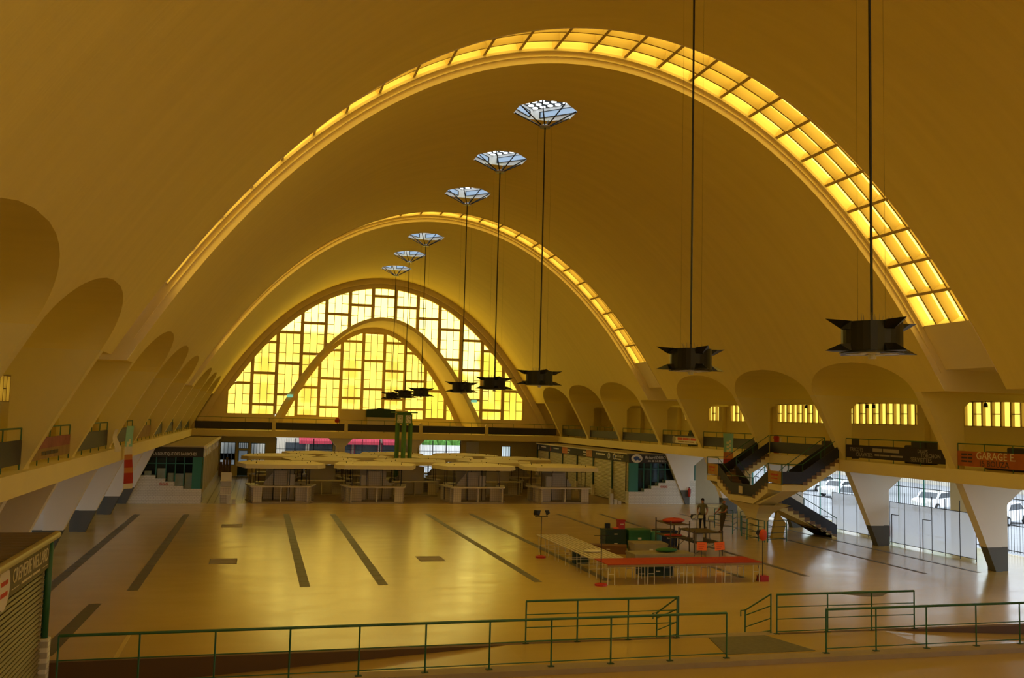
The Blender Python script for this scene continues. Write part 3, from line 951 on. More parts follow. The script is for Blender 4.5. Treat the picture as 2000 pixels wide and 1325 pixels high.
# end gallery
t = thing('gallery_parapet', 'long dark parapet of the end gallery under the great window', 'parapet', (XC, 86.0, GAL_Z - 0.04))
px_ = [XC - DG, 1.27, 7.6, 14.4, 20.64, XC + DG]
for a, b in zip(px_[:-1], px_[1:]): MB().box(a + 0.16, b - 0.16, 86.08, 86.14, 4.31, 4.93).build('panel', M['dark'], t)
for a in px_[1:-1]: MB().prism([(a - .16, 4.21), (a + .16, 4.21), (a + .13, 5.08), (a + .06, 5.16), (a - .06, 5.16), (a - .13, 5.08)], 'y', 85.98, 86.3).build('stub_post', M['plaster'], t)
MB().tube((px_[0], 86.3, 5.3), (px_[-1], 86.3, 5.3), 0.02, 5).build('top_rail', M['green'], t)
rail_posts(t, [(px_[0] + 0.3 + (px_[-1] - px_[0] - .6) * i / 16, 86.3) for i in range(17)], GAL_Z - .04, 5.3)
# furniture on the end gallery
t = thing('market_booth', 'dark green booth with shallow gable roof and cream counter on the end gallery', 'booth', (10.95, 88.3, GAL_Z - .04))
MB().box(9.7, 12.15, 88.0, 88.8, 4.21, 5.6).build('counter', M['paper'], t)
MB().box(7.2, 13.6, 88.85, 88.95, 4.21, 6.3).build('back_panel', M['plaster'], t)
MB().prism([(9.6, 5.6), (12.25, 5.6), (12.25, 6.32), (11.3, 6.4), (10.9, 6.45), (10.5, 6.4), (9.6, 6.32)], 'y', 87.95, 88.8).build('hood', M['green_dk'], t)
mb = MB(); mb.box(2.4, 6.4, 88.2, 88.8, 4.21, 4.95)
tag(mb.build('storage_bench', M['paper']), 'low cream bench behind the end gallery rail', 'bench')
mb = MB(); mb.box(13.9, 19.0, 88.2, 88.8, 4.21, 4.95)
tag(mb.build('storage_bench', M['paper']), 'low cream bench beside the green booth and the clock tower', 'bench')
tag(MB().lathe([(0.05, 5.0), (0.22, 5.05), (0.25, 5.3), (0.12, 5.45), (0.03, 5.5)], (6.9, 87.4, 0), 12).lathe([(0.03, 4.21), (0.03, 5.05)], (6.9, 87.4, 0), 6).build('red_drum', mat('red_paint', (0.45, 0.02, 0.01), 0.5)), 'round red drum on a stand on the end gallery', 'drum')
M['red'] = bpy.data.materials['red_paint']
for x in (2.35, 19.7):
    tag(MB().box(x, x + .55, YF - 0.38, YF - 0.30, 7.25, 7.5).build('exit_sign', emit_mat('exit_sign_green', (0.3, 0.9, 0.6), 0.5)), 'small lit green exit sign on the foot of the inner arch', 'exit sign', 'exit signs on the inner arch')

# ================================================================== STAIRCASE
M['tread'] = mat('brown_treads', (0.20, 0.12, 0.06), 0.6)
SY = 44.75
st = thing('double_staircase', 'double concrete staircase with dark parapets climbing to the gallery', 'staircase', (26.0, SY, 0))
GX = XC + DG
ZQ, ZM = 2.95, 2.10
XA, XB = 24.5, 25.65          # outer and inner lines of the quarter landings
def flight(p0, p1, w0, w1, axis, n, name):
    """steps from p0=(pos,z) up to p1 along axis ('x' or 'y'); w0..w1 across"""
    (a, za), (b, zb) = p0, p1
    for i in range(n):
        u0 = a + (b - a) * i / n; u1 = a + (b - a) * (i + 1) / n; z = za + (zb - za) * (i + 1) / n
        zl = za + (zb - za) * i / n - 0.02
        lo, hi = sorted((u0, u1))
        m_ = MB().box(lo, hi, w0, w1, zl, z) if axis == 'x' else MB().box(w0, w1, lo, hi, zl, z)
        m_.build('step', M['tread'], st)
    th = 0.34
    poly = [(a, za), (b, zb), (b, zb - th), (a, za - th)]
    # stringer body with a zigzag upper edge
    zz = []
    for i in range(n):
        u0 = a + (b - a) * i / n; u1 = a + (b - a) * (i + 1) / n
        z0 = za + (zb - za) * i / n - 0.01; zz += [(u0, z0), (u1, z0)]
    poly = zz + [(b, zb - 0.01), (b, zb - th - .12), (a, max(0.0, za - th))]
    if axis == 'x':
        MB().prism(poly, 'y', w0 - 0.02, w1 + 0.02).build(name, M['plaster'], st)
    else:
        m_ = MB().prism(poly, 'x', w0 - 0.02, w1 + 0.02); m_.build(name, M['plaster'], st)
def guard(p, q, h0=0.06, h1=0.64, mm='navy', rail=True, nposts=3, th=0.04):
    """dark panel and green rail between two points"""
    p = Vector(p); q = Vector(q); d = (q - p); d.z = 0; d.normalize(); n_ = Vector((-d.y, d.x, 0)) * th / 2
    vs_ = []
    for sgn in (-1, 1):
        for c, h in ((p, h0), (q, h0), (q, h1), (p, h1)): vs_.append(c + n_ * sgn + Vector((0, 0, h)))
    g_ = MB().add(vs_, [(3, 2, 1, 0), (4, 5, 6, 7), (0, 1, 5, 4), (1, 2, 6, 5), (2, 3, 7, 6), (3, 0, 4, 7)]).build('parapet_panel', M[mm], st)
    if rail:
        MB().tube(p + Vector((0, 0, 1.0)), q + Vector((0, 0, 1.0)), 0.02, 5).build('handrail', M['green'], st)
        for i in range(nposts):
            c = p + (q - p) * (i / max(1, nposts - 1)); MB().tube(c, c + Vector((0, 0, 1.0)), 0.018, 5).build('post', M['green'], st)
M['tan_br'] = mat('tan_poster', (0.50, 0.28, 0.05), 0.8, var=0.35, scale=3)
YA0, YA1 = 40.82, 42.10
YB0, YB1 = 2 * SY - YA1, 2 * SY - YA0
YC0, YC1 = 43.6, 2 * SY - 43.6
flight((XB, ZQ), (GX, GAL_Z - .04), YA0, YA1, 'x', 8, 'stringer')
flight((XB, ZQ), (GX, GAL_Z - .04), YB0, YB1, 'x', 8, 'stringer')
flight((YC0, ZM), (YA1, ZQ), XA, XB, 'y', 5, 'stringer')
flight((YC1, ZM), (YB0, ZQ), XA, XB, 'y', 5, 'stringer')
flight((29.65, 0.0), (XB + .1, ZM), 43.95, 45.55, 'x', 12, 'stringer')
MB().box(XA, XB + .02, YA0, YA1 + .02, ZQ - .3, ZQ).build('landing', M['plaster'], st)
MB().box(XA, XB + .02, YB0 - .02, YB1, ZQ - .3, ZQ).build('landing', M['plaster'], st)
MB().box(XA, XB + .12, YC0 - .02, YC1 + .02, ZM - .3, ZM).build('landing', M['plaster'], st)
for y in (YA0 + .03, YA1 - .03, YB0 + .03, YB1 - .03): guard((XB, y, ZQ), (GX, y, GAL_Z), nposts=3)
for y in (YA0 + .03, YB1 - .03): guard((XA, y, ZQ), (XB, y, ZQ), nposts=2)
for x in (XA + .03, XB - .03):
    guard((x, YA1, ZQ), (x, YC0, ZM), nposts=2); guard((x, YB0, ZQ), (x, YC1, ZM), nposts=2)
guard((XA + .03, YC0, ZM), (XA + .03, YC1, ZM), nposts=2)
guard((XA + .03, YA0, ZQ), (XA + .03, YA1, ZQ), nposts=2, mm='tan_br'); guard((XA + .03, YB0, ZQ), (XA + .03, YB1, ZQ), nposts=2, mm='tan_br')
for y in (43.98, 45.52): guard((XB + .1, y, ZM), (29.65, y, 0.02), nposts=3)
guard((GX + .05, YA1, GAL_Z), (GX + .05, YB0, GAL_Z), nposts=4, mm='dark')
for yy, tx in ((41.5, ''), (48.1, '')):
    scribble((3, 2), .09, (XA, yy, ZQ + .46), '-x', M['ink_red'], st, .7); scribble((2, 3), .06, (XA, yy, ZQ + .28), '-x', M['ink_red'], st, .6)
MB().box(XA - .02, XA + .0, SY - .12, SY + .26, ZM + .12, ZM + .50).build('notice', M['ink_yellow'], st)
# sculpted support: two legs joining into a flaring head
cx_, cy_ = 25.1, 44.3
def ring(z, x0, x1, y0, y1): return [(x0, y0, z), (x1, y0, z), (x1, y1, z), (x0, y1, z)]
prof = [(0.75, .36, .50), (1.05, .42, .55), (1.30, .52, .72), (1.50, .66, .98), (1.66, .85, 1.3), (1.80, 1.05, 1.62)]
cl = MB()
rows = [[Vector((cx_ - hx * .7, cy_ - hy, z)), Vector((cx_ + hx, cy_ - hy, z)), Vector((cx_ + hx, cy_ + hy, z)), Vector((cx_ - hx * .7, cy_ + hy, z)), Vector((cx_ - hx * .7, cy_ - hy, z))] for z, hx, hy in prof]
cl.grid(rows); cl.add([rows[0][k] for k in range(4)], [(0, 1, 2, 3)])
cl.build('support_head', M['plaster'], st)
for y0, y1 in ((cy_ - .52, cy_ - .17), (cy_ + .17, cy_ + .52)):
    MB().add(ring(0, cx_ - .34, cx_ + .42, y0, y1) + ring(.78, cx_ - .26, cx_ + .37, y0 + .02, y1 - .02), [(3, 2, 1, 0), (4, 5, 6, 7), (0, 1, 5, 4), (1, 2, 6, 5), (2, 3, 7, 6), (3, 0, 4, 7)]).build('support_leg', M['plaster'], st)
MB().prism([(YA0 + .1, ZQ - .3), (YC0, ZM - .3), (YC0, ZM - .46), (YA0 + .6, ZQ - .5)], 'x', XA + .1, XB - .1).build('haunch', M['plaster'], st)
MB().prism([(YB1 - .1, ZQ - .3), (YC1, ZM - .3), (YC1, ZM - .46), (YB1 - .6, ZQ - .5)], 'x', XA + .1, XB - .1).build('haunch', M['plaster'], st)
M['yellow_lit'] = mat('yellow_lit_concrete', (0.55, 0.36, 0.03), 0.6)  # cream concrete support; the yellow light on it is put into this colour
tag(MB().prism([(25.95, 0.05), (26.6, 0.05), (26.75, 0.75), (26.25, 1.35)], 'y', 44.15, 44.35).prism([(25.95, 0), (26.62, 0), (26.62, 0.06), (25.95, 0.06)], 'y', 44.1, 44.4).build('support_fin', M['yellow_lit']), 'concrete support fin under the lower stair flight, yellow light put in its colour', 'panel')
# ================================================================== SHOPS
M['sign_bd'] = mat('dark_sign_board', (0.028, 0.026, 0.024), 0.6)
M['shutter'] = mat('cream_shutter', (0.50, 0.44, 0.30), 0.55, var=0.06, scale=2)
M['shutter_dk'] = mat('olive_shutter', (0.20, 0.165, 0.085), 0.45, metal=0.2)
M['roof_dk'] = mat('brown_roof', (0.22, 0.16, 0.09), 0.7, var=0.12, scale=2)
M['roof_lt'] = mat('tan_roof', (0.42, 0.35, 0.22), 0.75, var=0.1, scale=1)
M['eave'] = mat('brass_eave', (0.40, 0.33, 0.16), 0.4, metal=0.2)
M['glass_dk'] = mat('dark_shop_glass', (0.03, 0.035, 0.04), 0.08, spec=0.6)
M['blue_ink'] = mat('blue_emblem', (0.03, 0.07, 0.30), 0.6)
M['cart'] = mat('white_cartons', (0.55, 0.52, 0.45), 0.8, var=0.2, scale=4)
m, nt, b = node_mat('clear_shop_glass')
b.inputs['Base Color'].default_value = (.8, .9, .9, 1); b.inputs['Roughness'].default_value = 0.02; b.inputs['Transmission Weight'].default_value = 1.0; b.inputs['IOR'].default_value = 1.05
M['clear'] = m
# the near shop beside the ramp
t = thing('dairy_shop', 'near shop with closed olive roller shutter lettered CREMERIE VIELLARD', 'shop', (-6.0, 14.0, 0.28))
X0 = -3.8
MB().box(-9.0, X0 - 0.12, 6.0, 19.95, 0.28, 3.25).build('body', M['roof_dk'], t)
prof = [(X0 - 0.10, 0.0), (X0 - 0.03, 0.012), (X0, 0.045), (X0 - 0.03, 0.078), (X0 - 0.10, 0.09)]
slat = MB().prism(prof, 'y', 6.2, 19.85)
sl_me = slat.mesh('slat', M['shutter_dk'], loc=world_loc(t))
for k in range(28):
    o = bpy.data.objects.new('slat', sl_me); COL.objects.link(o); o.parent = t; o.location = (0, 0, 0.30 + 0.0885 * k)
sg = MB().box(X0 - 0.12, X0 + 0.04, 6.0, 19.9, 2.78, 3.28).build('sign_board', mat('olive_sign_board', (0.10, 0.08, 0.035), 0.5), t)
text('lettering', 'CREMERIE VIELLARD', .34, (X0 + .045, 18.45, 3.05), '+x', M['ink_yellow'], sg, width=2.65)
scribble((5, 4), .04, (X0 + .041, 18.45, 2.86), '+x', M['ink_yellow'], sg, 1.4)
for a, b in ((17.1, 17.6), (19.3, 19.8)): MB().box(X0 + .04, X0 + .046, a, b, 2.85, 2.86).build('rule_line', M['ink_yellow'], sg)
em_ = MB().lathe([(0.36, 0.04), (0.36, 0.055)], (X0, 16.55, 2.98), 20, 'x').build('round_badge', M['paper'], sg)
for k in range(2): scribble((3, 2) if k == 0 else (4,), .07, (X0 + .056, 16.55, 3.06 - .18 * k), '+x', M['ink_red'], em_, .42)
rf_ = MB()
rf_.box(-9.2, X0 + 0.05, 5.9, 20.3, 3.28, 3.36)
rr = rf_.build('roof', M['roof_dk'], t)
rib_me = MB().box(-9.2, X0 + 0.02, -0.02, 0.02, 3.36, 3.40).mesh('roof_rib', M['roof_dk'], loc=world_loc(t))
for k in range(40):
    o = bpy.data.objects.new('roof_rib', rib_me); COL.objects.link(o); o.parent = rr; o.location = (0, 6.2 + 0.36 * k, 0)
MB().tube((X0 + 0.08, 5.9, 3.35), (X0 + 0.08, 20.32, 3.35), 0.075, 10).build('eave_moulding', M['eave'], t, smooth=True)
MB().tube((X0 + 0.02, 20.02, 1.42), (X0 + 0.02, 20.02, 3.28), 0.065, 12).build('corner_post', M['green'], t, smooth=True)
MB().box(X0 - 0.14, X0 + 0.12, 19.9, 20.14, 0.28, 1.44).build('tiled_pillar', M['tile_yz'], t, bevel=0.02)

# the row of shuttered shops below the gallery
RX = 25.5
UY = [62.8, 66.1, 70.2, 74.1, 78.0, 81.9, 85.6]
UL = ['shuttered shop next to the fish shop corner, emblem at its sign end', 'shuttered shop with white lettering and round blue emblem on its sign', 'shuttered shop whose sign ends in a pale red logo panel', 'shuttered shop whose sign starts with an orange logo panel', 'shuttered shop with a small red bottle emblem on its sign', 'shuttered shop furthest along the row, white emblem on its sign']
M['pale_red'] = mat('pale_red_logo', (0.60, 0.30, 0.18), 0.7, var=0.5, scale=6)
M['orange_logo'] = mat('orange_logo', (0.65, 0.22, 0.05), 0.7, var=0.5, scale=6)
for k, (a, b) in enumerate(zip(UY[:-1], UY[1:])):
    if k == 0: t = FISH = thing('fish_shop', 'corner fish shop with blue fish emblem over a stepped white tiled base', 'shop', (27.4, 64.3, 0))
    else: t = thing('market_shop', UL[k], 'shop', (29.0, (a + b) / 2, 0))
    b -= 0.02
    if k: MB().box(RX + .14, 32.9, a, b, 0, 3.5).build('body', M['roof_lt'], t)
    zz = [(RX + (0.03 if i % 2 else 0.0), 0.06 + 2.84 * i / 56) for i in range(57)]
    MB().grid([[(x, a + .08, z), (x, b - .08, z)] for x, z in zz]).build('shutter', M['shutter'], t)
    sg = MB().box(RX - .05, RX + .1, a, b, 2.92, 3.5).build('sign_board', M['sign_bd'], t)
    cy = (a + b) / 2
    yc = cy + (.3 if k < 2 else -.4 if k == 2 else .5 if k == 3 else -.3)
    if k == 0: text('lettering', 'Richard DUROY', .30, (RX - .056, yc, 3.27), '-x', M['ink_white'], sg, width=2.1)
    else: scribble(((2, 4, 2, 5), (4, 3), (3, 5), (3, 5, 3), (5,))[k - 1], .13 if k < 4 else .10, (RX - .051, yc, 3.27), '-x', M['ink_white'], sg, 2.0 if k == 1 else 1.5)
    if k in (0, 2, 3): scribble((3, 3), .07, (RX - .051, yc, 3.05), '-x', M['ink_white'], sg, 1.2)
    if k in (0, 1):
        e_ = MB().lathe([(0.24, -.004), (0.24, .004)], (RX - .058, b - .6 if k == 0 else a + .5, 3.22), 16, 'x').build('emblem', M['ink_white'], sg)
        MB().lathe([(0.15, -.004), (0.12, .004)], (RX - .066, b - .6 if k == 0 else a + .5, 3.2), 9, 'x').build('emblem_fish', M['blue_ink'], e_)
    elif k == 2: MB().box(RX - .06, RX - .045, a + .1, a + 1.5, 2.95, 3.47).build('logo_panel', M['pale_red'], sg)
    elif k == 3: MB().box(RX - .06, RX - .045, b - 1.5, b - .1, 2.95, 3.47).build('logo_panel', M['orange_logo'], sg)
    else: MB().prism([(b - .7, 3.0), (b - .45, 3.0), (b - .48, 3.25), (b - .54, 3.4), (b - .61, 3.4), (b - .67, 3.25)], 'x', RX - .06, RX - .05).build('emblem', M['ink_red'] if k == 4 else M['ink_white'], sg)
    MB().box(RX - .06, RX + .08, b - .2, b - .02, 0, 2.92).build('post', M['green_dk'], t)
    MB().box(RX - .16, RX + .1, b - .3, b, 0, 0.82).build('tiled_pillar', M['paper'], t)
    MB().add([(RX - .12, a, 3.52), (33.0, a, 3.62), (33.0, b, 3.62), (RX - .12, b, 3.52), (RX - .12, a, 3.5), (33.0, a, 3.5), (33.0, b, 3.5), (RX - .12, b, 3.5)],
             [(0, 1, 2, 3), (7, 6, 5, 4), (0, 4, 5, 1), (1, 5, 6, 2), (2, 6, 7, 3), (3, 7, 4, 0)]).build('roof', M['roof_lt'], t)
    MB().box(RX - .16, RX - .06, a, b, 3.48, 3.56).build('eave_strip', M['paper'], t)
def end_face(t, x0, x1, stepsx, sgn, sign):
    """tiled stepped base, dark glazing above, sign board: the end of a shop facing the hall"""
    y = 62.72
    poly = [(x0 if sgn > 0 else x1, 0)] 
    pts = [(stepsx[0][0], 0)]
    for (xa, z), (xb, _) in zip(stepsx[:-1], stepsx[1:]): pts += [(xa, z), (xb, z)]
    pts.append((stepsx[-1][0], 0))
    MB().prism(pts, 'y', y - .12, y + .50).build('tiled_base', M['tile_xz'], t)
    MB().box(min(x0, x1), max(x0, x1), y - .01, y + .01, 0.8, 2.9).build('glazing', M['clear'], t)
    MB().box(min(x0, x1), max(x0, x1), y + .52, y + .56, 0.3, 3.4).build('dark_interior', M['glass_dk'], t)
    for (xa, z), (xb, _) in zip(stepsx[:-1], stepsx[1:]):
        MB().box(xb - .025, xb + .025, y - .04, y + .04, z, 2.9).build('mullion', M['teal'], t)
    MB().box(min(x0, x1), max(x0, x1), y - .04, y + .04, 2.45, 2.5).build('mullion', M['teal'], t)
    return MB().box(min(x0, x1), max(x0, x1), y - .08, y + .06, 2.88, 3.5).build('sign_board', M['sign_bd'], t)
t = FISH
sg = end_face(t, 25.45, 29.9, [(25.45, .86), (26.62, 1.06), (27.17, 1.28), (27.72, 1.50), (28.27, 1.68), (30.6, 1.68)], 1, None)
MB().box(25.45, 26.15, 62.6, 62.7, .86, 2.88).build('teal_panel', M['teal'], t)
e_ = MB().lathe([(0.42, -.01), (0.42, .01)], (26.05, 62.63, 3.2), 24, 'y')
e_.v = [(26.05 + (p[0] - 26.05), p[1], 3.2 + (p[2] - 3.2) * .72) for p in e_.v]
e_ = e_.build('fish_badge', M['ink_white'], sg)
fish = [(25.78, 3.24), (25.9, 3.34), (26.08, 3.36), (26.22, 3.27), (26.28, 3.16), (26.36, 3.26), (26.34, 3.08), (26.2, 3.06), (26.1, 3.12), (25.95, 3.05), (25.85, 3.12)]
MB().prism(fish, 'y', 62.605, 62.618).build('fish', M['blue_ink'], e_)
text('lettering', 'Richard DUROY', .32, (27.55, 62.635, 3.27), '-y', M['ink_white'], sg, width=1.75, shear=.1)
text('lettering', '- 06 08 54 50 52 -', .19, (27.55, 62.635, 3.03), '-y', M['ink_white'], sg, width=1.5, shear=.1)
for k in range(3): 
    g_ = MB()
    n = 14
    for i in range(n):
        a0 = 2 * pi * i / n; a1 = 2 * pi * (i + 1) / n; c = (27.95 + .19 * k, 62.585, 1.22)
        g_.tube((c[0] + .075 * cos(a0), c[1], c[2] + .075 * sin(a0)), (c[0] + .075 * cos(a1), c[1], c[2] + .075 * sin(a1)), .012, 4)
    g_.tube((c[0] - .05, c[1], c[2] + .05), (c[0] + .05, c[1], c[2] - .05), .012, 4)
    g_.build('no_entry_ring', M['ink_red'], t)
MB().box(25.5, 30.5, 62.72, 62.8, 3.5, 3.56).build('roof', M['roof_lt'], t)
MB().box(29.0, 32.9, 63.4, 65.9, 0, 3.5).build('back_wall', M['roof_lt'], t)

t = thing('boutique_shop', 'glazed boutique lettered LA BOUTIQUE DES BARBICHES over a stepped white tiled base', 'shop', (-5.3, 70.0, 0))
sg = end_face(t, -7.4, -3.3, [(-8.0, 1.73), (-6.08, 1.54), (-5.49, 1.36), (-4.94, 1.08), (-4.41, .92), (-3.3, .92)], -1, None)
MB().box(-3.92, -3.36, 62.6, 62.7, .92, 2.88).build('teal_panel', M['teal'], t)
text('lettering', 'LA BOUTIQUE DES BARBICHES', .27, (-5.0, 62.635, 3.07), '-y', M['ink_white'], sg, width=2.55)
for k in range(3):
    g_ = MB(); n = 14; c = (-5.75 + .19 * k, 62.585, 1.2)
    for i in range(n):
        a0 = 2 * pi * i / n; a1 = 2 * pi * (i + 1) / n
        g_.tube((c[0] + .075 * cos(a0), c[1], c[2] + .075 * sin(a0)), (c[0] + .075 * cos(a1), c[1], c[2] + .075 * sin(a1)), .012, 4)
    g_.tube((c[0] - .05, c[1], c[2] + .05), (c[0] + .05, c[1], c[2] - .05), .012, 4)
    g_.build('no_entry_ring', M['ink_red'], t)
MB().box(-12.5, -3.2, 62.66, 87.6, 3.5, 3.58).build('roof', M['roof_lt'], t)
MB().box(-3.3, -3.12, 62.62, 87.6, 3.44, 3.6).build('eave_strip', M['paper'], t)
MB().box(-9, -8.8, 62.8, 87.6, 0, 3.5).build('back_wall', M['roof_lt'], t)
MB().box(-3.42, -3.3, 62.66, 87.6, 0, .55).build('side_base', M['tile_yz'], t)
for k in range(12):
    y = 62.75 + k * 2.07
    MB().box(-3.40, -3.30, y, y + .22, 0, 3.44).build('post', M['paper'], t)
    if k < 11: 
        MB().box(-3.39, -3.37, y + .22, y + 2.07, .55, 2.75).build('side_glazing', M['glass_dk'], t)
        MB().box(-3.4, -3.34, y + .34, y + 2.07, 2.8, 3.4).build('transom_pane', mat_fr if 'mat_fr' in globals() else M['lens'], t)
# cartons behind the boutique glass
for i, (x, z, w_, h_) in enumerate(((-6.55, 1.735, .4, .25), (-5.75, 1.545, .5, .62), (-5.2, 1.365, .35, .5), (-4.68, 1.085, .48, .75), (-4.1, .925, .5, .95))):
    tag(MB().box(x - w_ / 2, x + w_ / 2, 62.82, 63.12, z, z + h_).build('carton', M['cart']), 'white cartons stacked in the boutique display', 'carton', 'cartons in the boutique display')

# ================================================================== MARKET STALLS
M['canopy'] = mat('cream_canopy', (0.66, 0.58, 0.40), 0.7, var=0.06, scale=1.5, bump=0.1, bscale=8)
M['counter'] = mat('pale_worktop', (0.66, 0.60, 0.46), 0.4)
M['stall_tile'] = brick_mat('stall_tiles', (0.64, 0.58, 0.46), (0.60, 0.54, 0.43), (0.40, 0.35, 0.27), 0.15, 0.15, 0.35, 0.01, 'xz')
def stall_tree():
    t = thing('market_stall', 'open market stall with cream canopy over pale tiled counters', 'stall', (0, 0, 0), group='market stalls under cream canopies')
    hexa = [(-2.35, -2.65), (2.35, -2.65), (2.95, -1.3), (2.3, 2.5), (-2.2, 2.7), (-3.0, 0.1)]
    z1, z0 = 2.50, 2.24
    n = len(hexa)
    vs_ = [(0, 0, 2.66)] + [(x, y, z1) for x, y in hexa] + [(x * 1.01, y * 1.01, z0) for x, y in hexa] + [(x * .97, y * .97, z0) for x, y in hexa] + [(x * .97, y * .97, z1 - .05) for x, y in hexa] + [(0, 0, 2.6)]
    fs_ = [(0, 1 + i, 1 + (i + 1) % n) for i in range(n)]
    for a in (1, 1 + n, 1 + 2 * n): fs_ += [(a + i, a + n + i, a + n + (i + 1) % n, a + (i + 1) % n) for i in range(n)]
    fs_ += [(1 + 4 * n, 1 + 3 * n + (i + 1) % n, 1 + 3 * n + i) for i in range(n)]
    MB().add(vs_, fs_).build('canopy', M['canopy'], t)
    MB().prism([(x * .78, y * .86) for x, y in hexa], 'z', 0, .09).build('platform', M['kerb'], t)
    def counter(p, q, depth):
        p = Vector(p); q = Vector(q); d = (q - p); L_ = d.length; d.normalize(); nn = Vector((-d.y, d.x))
        def quad(u0, u1, v0, v1): return [tuple(p + d * u0 + nn * v0), tuple(p + d * u1 + nn * v0), tuple(p + d * u1 + nn * v1), tuple(p + d * u0 + nn * v1)]
        c = MB().prism(quad(-.1, L_ + .1, -.08, depth), 'z', 1.02, 1.10).build('worktop', M['counter'], t)
        for u0, u1 in ((.05, .62), (L_ / 2 - .03, L_ / 2 + .05), (L_ - .1, L_ - .02)):
            MB().prism(quad(u0, u1, .02, depth - .05 if u1 - u0 < .3 else .1), 'z', .09, 1.02).build('support', M['stall_tile'], t)
        MB().prism(quad(L_ - .85, L_ - .02, depth - .1, depth - .04), 'z', .09, 1.02).build('support', M['stall_tile'], t)
    counter((-1.85, -2.25), (1.85, -2.25), .62)
    counter((1.95, -1.95), (2.35, -.2), .55)
    counter((-2.3, .3), (-1.95, -1.75), .55)
    counter((1.7, 2.0), (-1.6, 2.1), .55)
    MB().box(-.42, .42, -.35, .15, .09, 2.0).build('tiled_pillar', M['stall_tile'], t)
    MB().prism([(-1.15, .09), (-.45, .09), (-.45, 1.95), (-1.15, 1.15)], 'y', -.2, -.1).build('splash_panel', M['stall_tile'], t)
    MB().box(.5, .95, -.45, -.1, .09, 1.75).build('cold_cabinet', M['counter'], t)
    for x, y in ((-1.7, -1.7), (1.7, -1.7), (2.0, 0), (1.5, 1.8), (-1.5, 1.9), (-2.0, .1), (-.5, -.9), (.6, -.8), (.1, .6)):
        MB().tube((x, y, .09), (x, y, 2.62), .025, 5).build('post', M['black'], t)
    fr_ = MB()
    for a, b in (((-1.7, -1.7), (1.7, -1.7)), ((1.7, -1.7), (1.5, 1.8)), ((1.5, 1.8), (-1.5, 1.9)), ((-1.5, 1.9), (-1.7, -1.7)), ((-.5, -.9), (.6, -.8))):
        fr_.tube((*a, 2.15), (*b, 2.15), .025, 4)
    fr_.build('hanging_frame', M['black'], t)
    MB().box(-1.0, .9, .9, 1.0, .09, 2.1).build('back_panel', M['counter'], t)
    return t
S0 = stall_tree(); bpy.context.view_layer.update()
spots = [(1.55, 65.0, 0), (7.75, 65.0, 1), (14.6, 65.0, 0), (20.85, 65.0, 1),
         (4.55, 70.7, 2), (11.1, 70.3, 3), (17.65, 70.7, 2), (23.9 - .4, 70.9, 0),
         (1.6, 76.0, 1), (7.6, 76.5, 0), (14.6, 76.5, 3), (20.8, 76.0, 1),
         (4.8, 82.1, 2), (11.2, 82.2, 1), (17.7, 82.1, 0)]
spots = [q for q in spots if q[0] < 23]
for i, (x, y, k) in enumerate(spots):
    o = S0 if i == 0 else tree_copy(S0, (x, y, -.001))
    RN = ['front', 'second', 'third', 'last'][0 if y < 67 else 1 if y < 73 else 2 if y < 79 else 3]
    kk = sorted(q[0] for q in spots if abs(q[1] - y) < 2.5).index(x)
    o['label'] = 'cream canopied market stall, %s from the boutique in the %s stall row' % (ORD[kk], RN)
    o.location = (x, y, -.001); o.rotation_euler = (0, 0, pi if k >= 2 else 0); o.scale = (-.95 if k % 2 else .95, .95, 1)
# crates beside the outer stalls
for (x, y, hs) in ((-1.75, 62.3, ((0, .55), (.3, .3))), (23.95, 62.3, ((0, .75), (.3, .35), (.6, .22)))):
    for dx, h in hs:
        tag(MB().box(x + dx, x + dx + .24, y, y + .28, 0, h).build('foam_crate', M['cart']), 'white foam crates stacked on end beside a market stall', 'crate', 'foam crates beside the stalls')
t = thing('stall_shelf', 'pale wooden display shelves at the aisle end of the stalls', 'shelf', (-1.85, 63.3, 0))
for z in (.5, .95, 1.35): MB().box(-2.22, -1.52, 63.0, 63.6, z, z + .06).build('shelf_board', M['counter'], t)
MB().box(-2.2, -1.54, 63.05, 63.55, 0, .95).build('shelf_body', M['stall_tile'], t)
MB().box(-2.2, -1.54, 63.5, 63.56, 0, 1.9).build('back_panel', M['counter'], t)

# ================================================================== CLOCK TOWER
M['clock_gr'] = mat('clock_tower_green', (0.10, 0.26, 0.09), 0.5)
t = thing('clock_tower', 'green four legged clock tower rising above the stall canopies', 'clock tower', (11.0, 73.75, 0), rz=radians(36))
def local(o): return o
def lp(mb, name, m_, par):
    o = bpy.data.objects.new(name, mb.mesh(name, m_)); COL.objects.link(o); o.parent = par; return o
for sx in (-1, 1):
    for sy in (-1, 1): lp(MB().box(sx * .36 - .12, sx * .36 + .12, sy * .36 - .12, sy * .36 + .12, 0, 5.25), 'leg', M['clock_gr'], t)
bx_ = lp(MB().box(-.45, .45, -.45, .45, 5.2, 5.95), 'clock_case', M['clock_gr'], t)
lp(MB().box(-.74, .74, -.74, .74, 6.02, 6.12), 'roof_slab', M['clock_gr'], t)
lp(MB().box(-.4, .4, -.4, .4, 5.95, 6.02), 'neck', M['clock_gr'], t)
lp(MB().box(-.5, .5, -.5, .5, 2.4, 2.5), 'base_collar', M['clock_gr'], t)
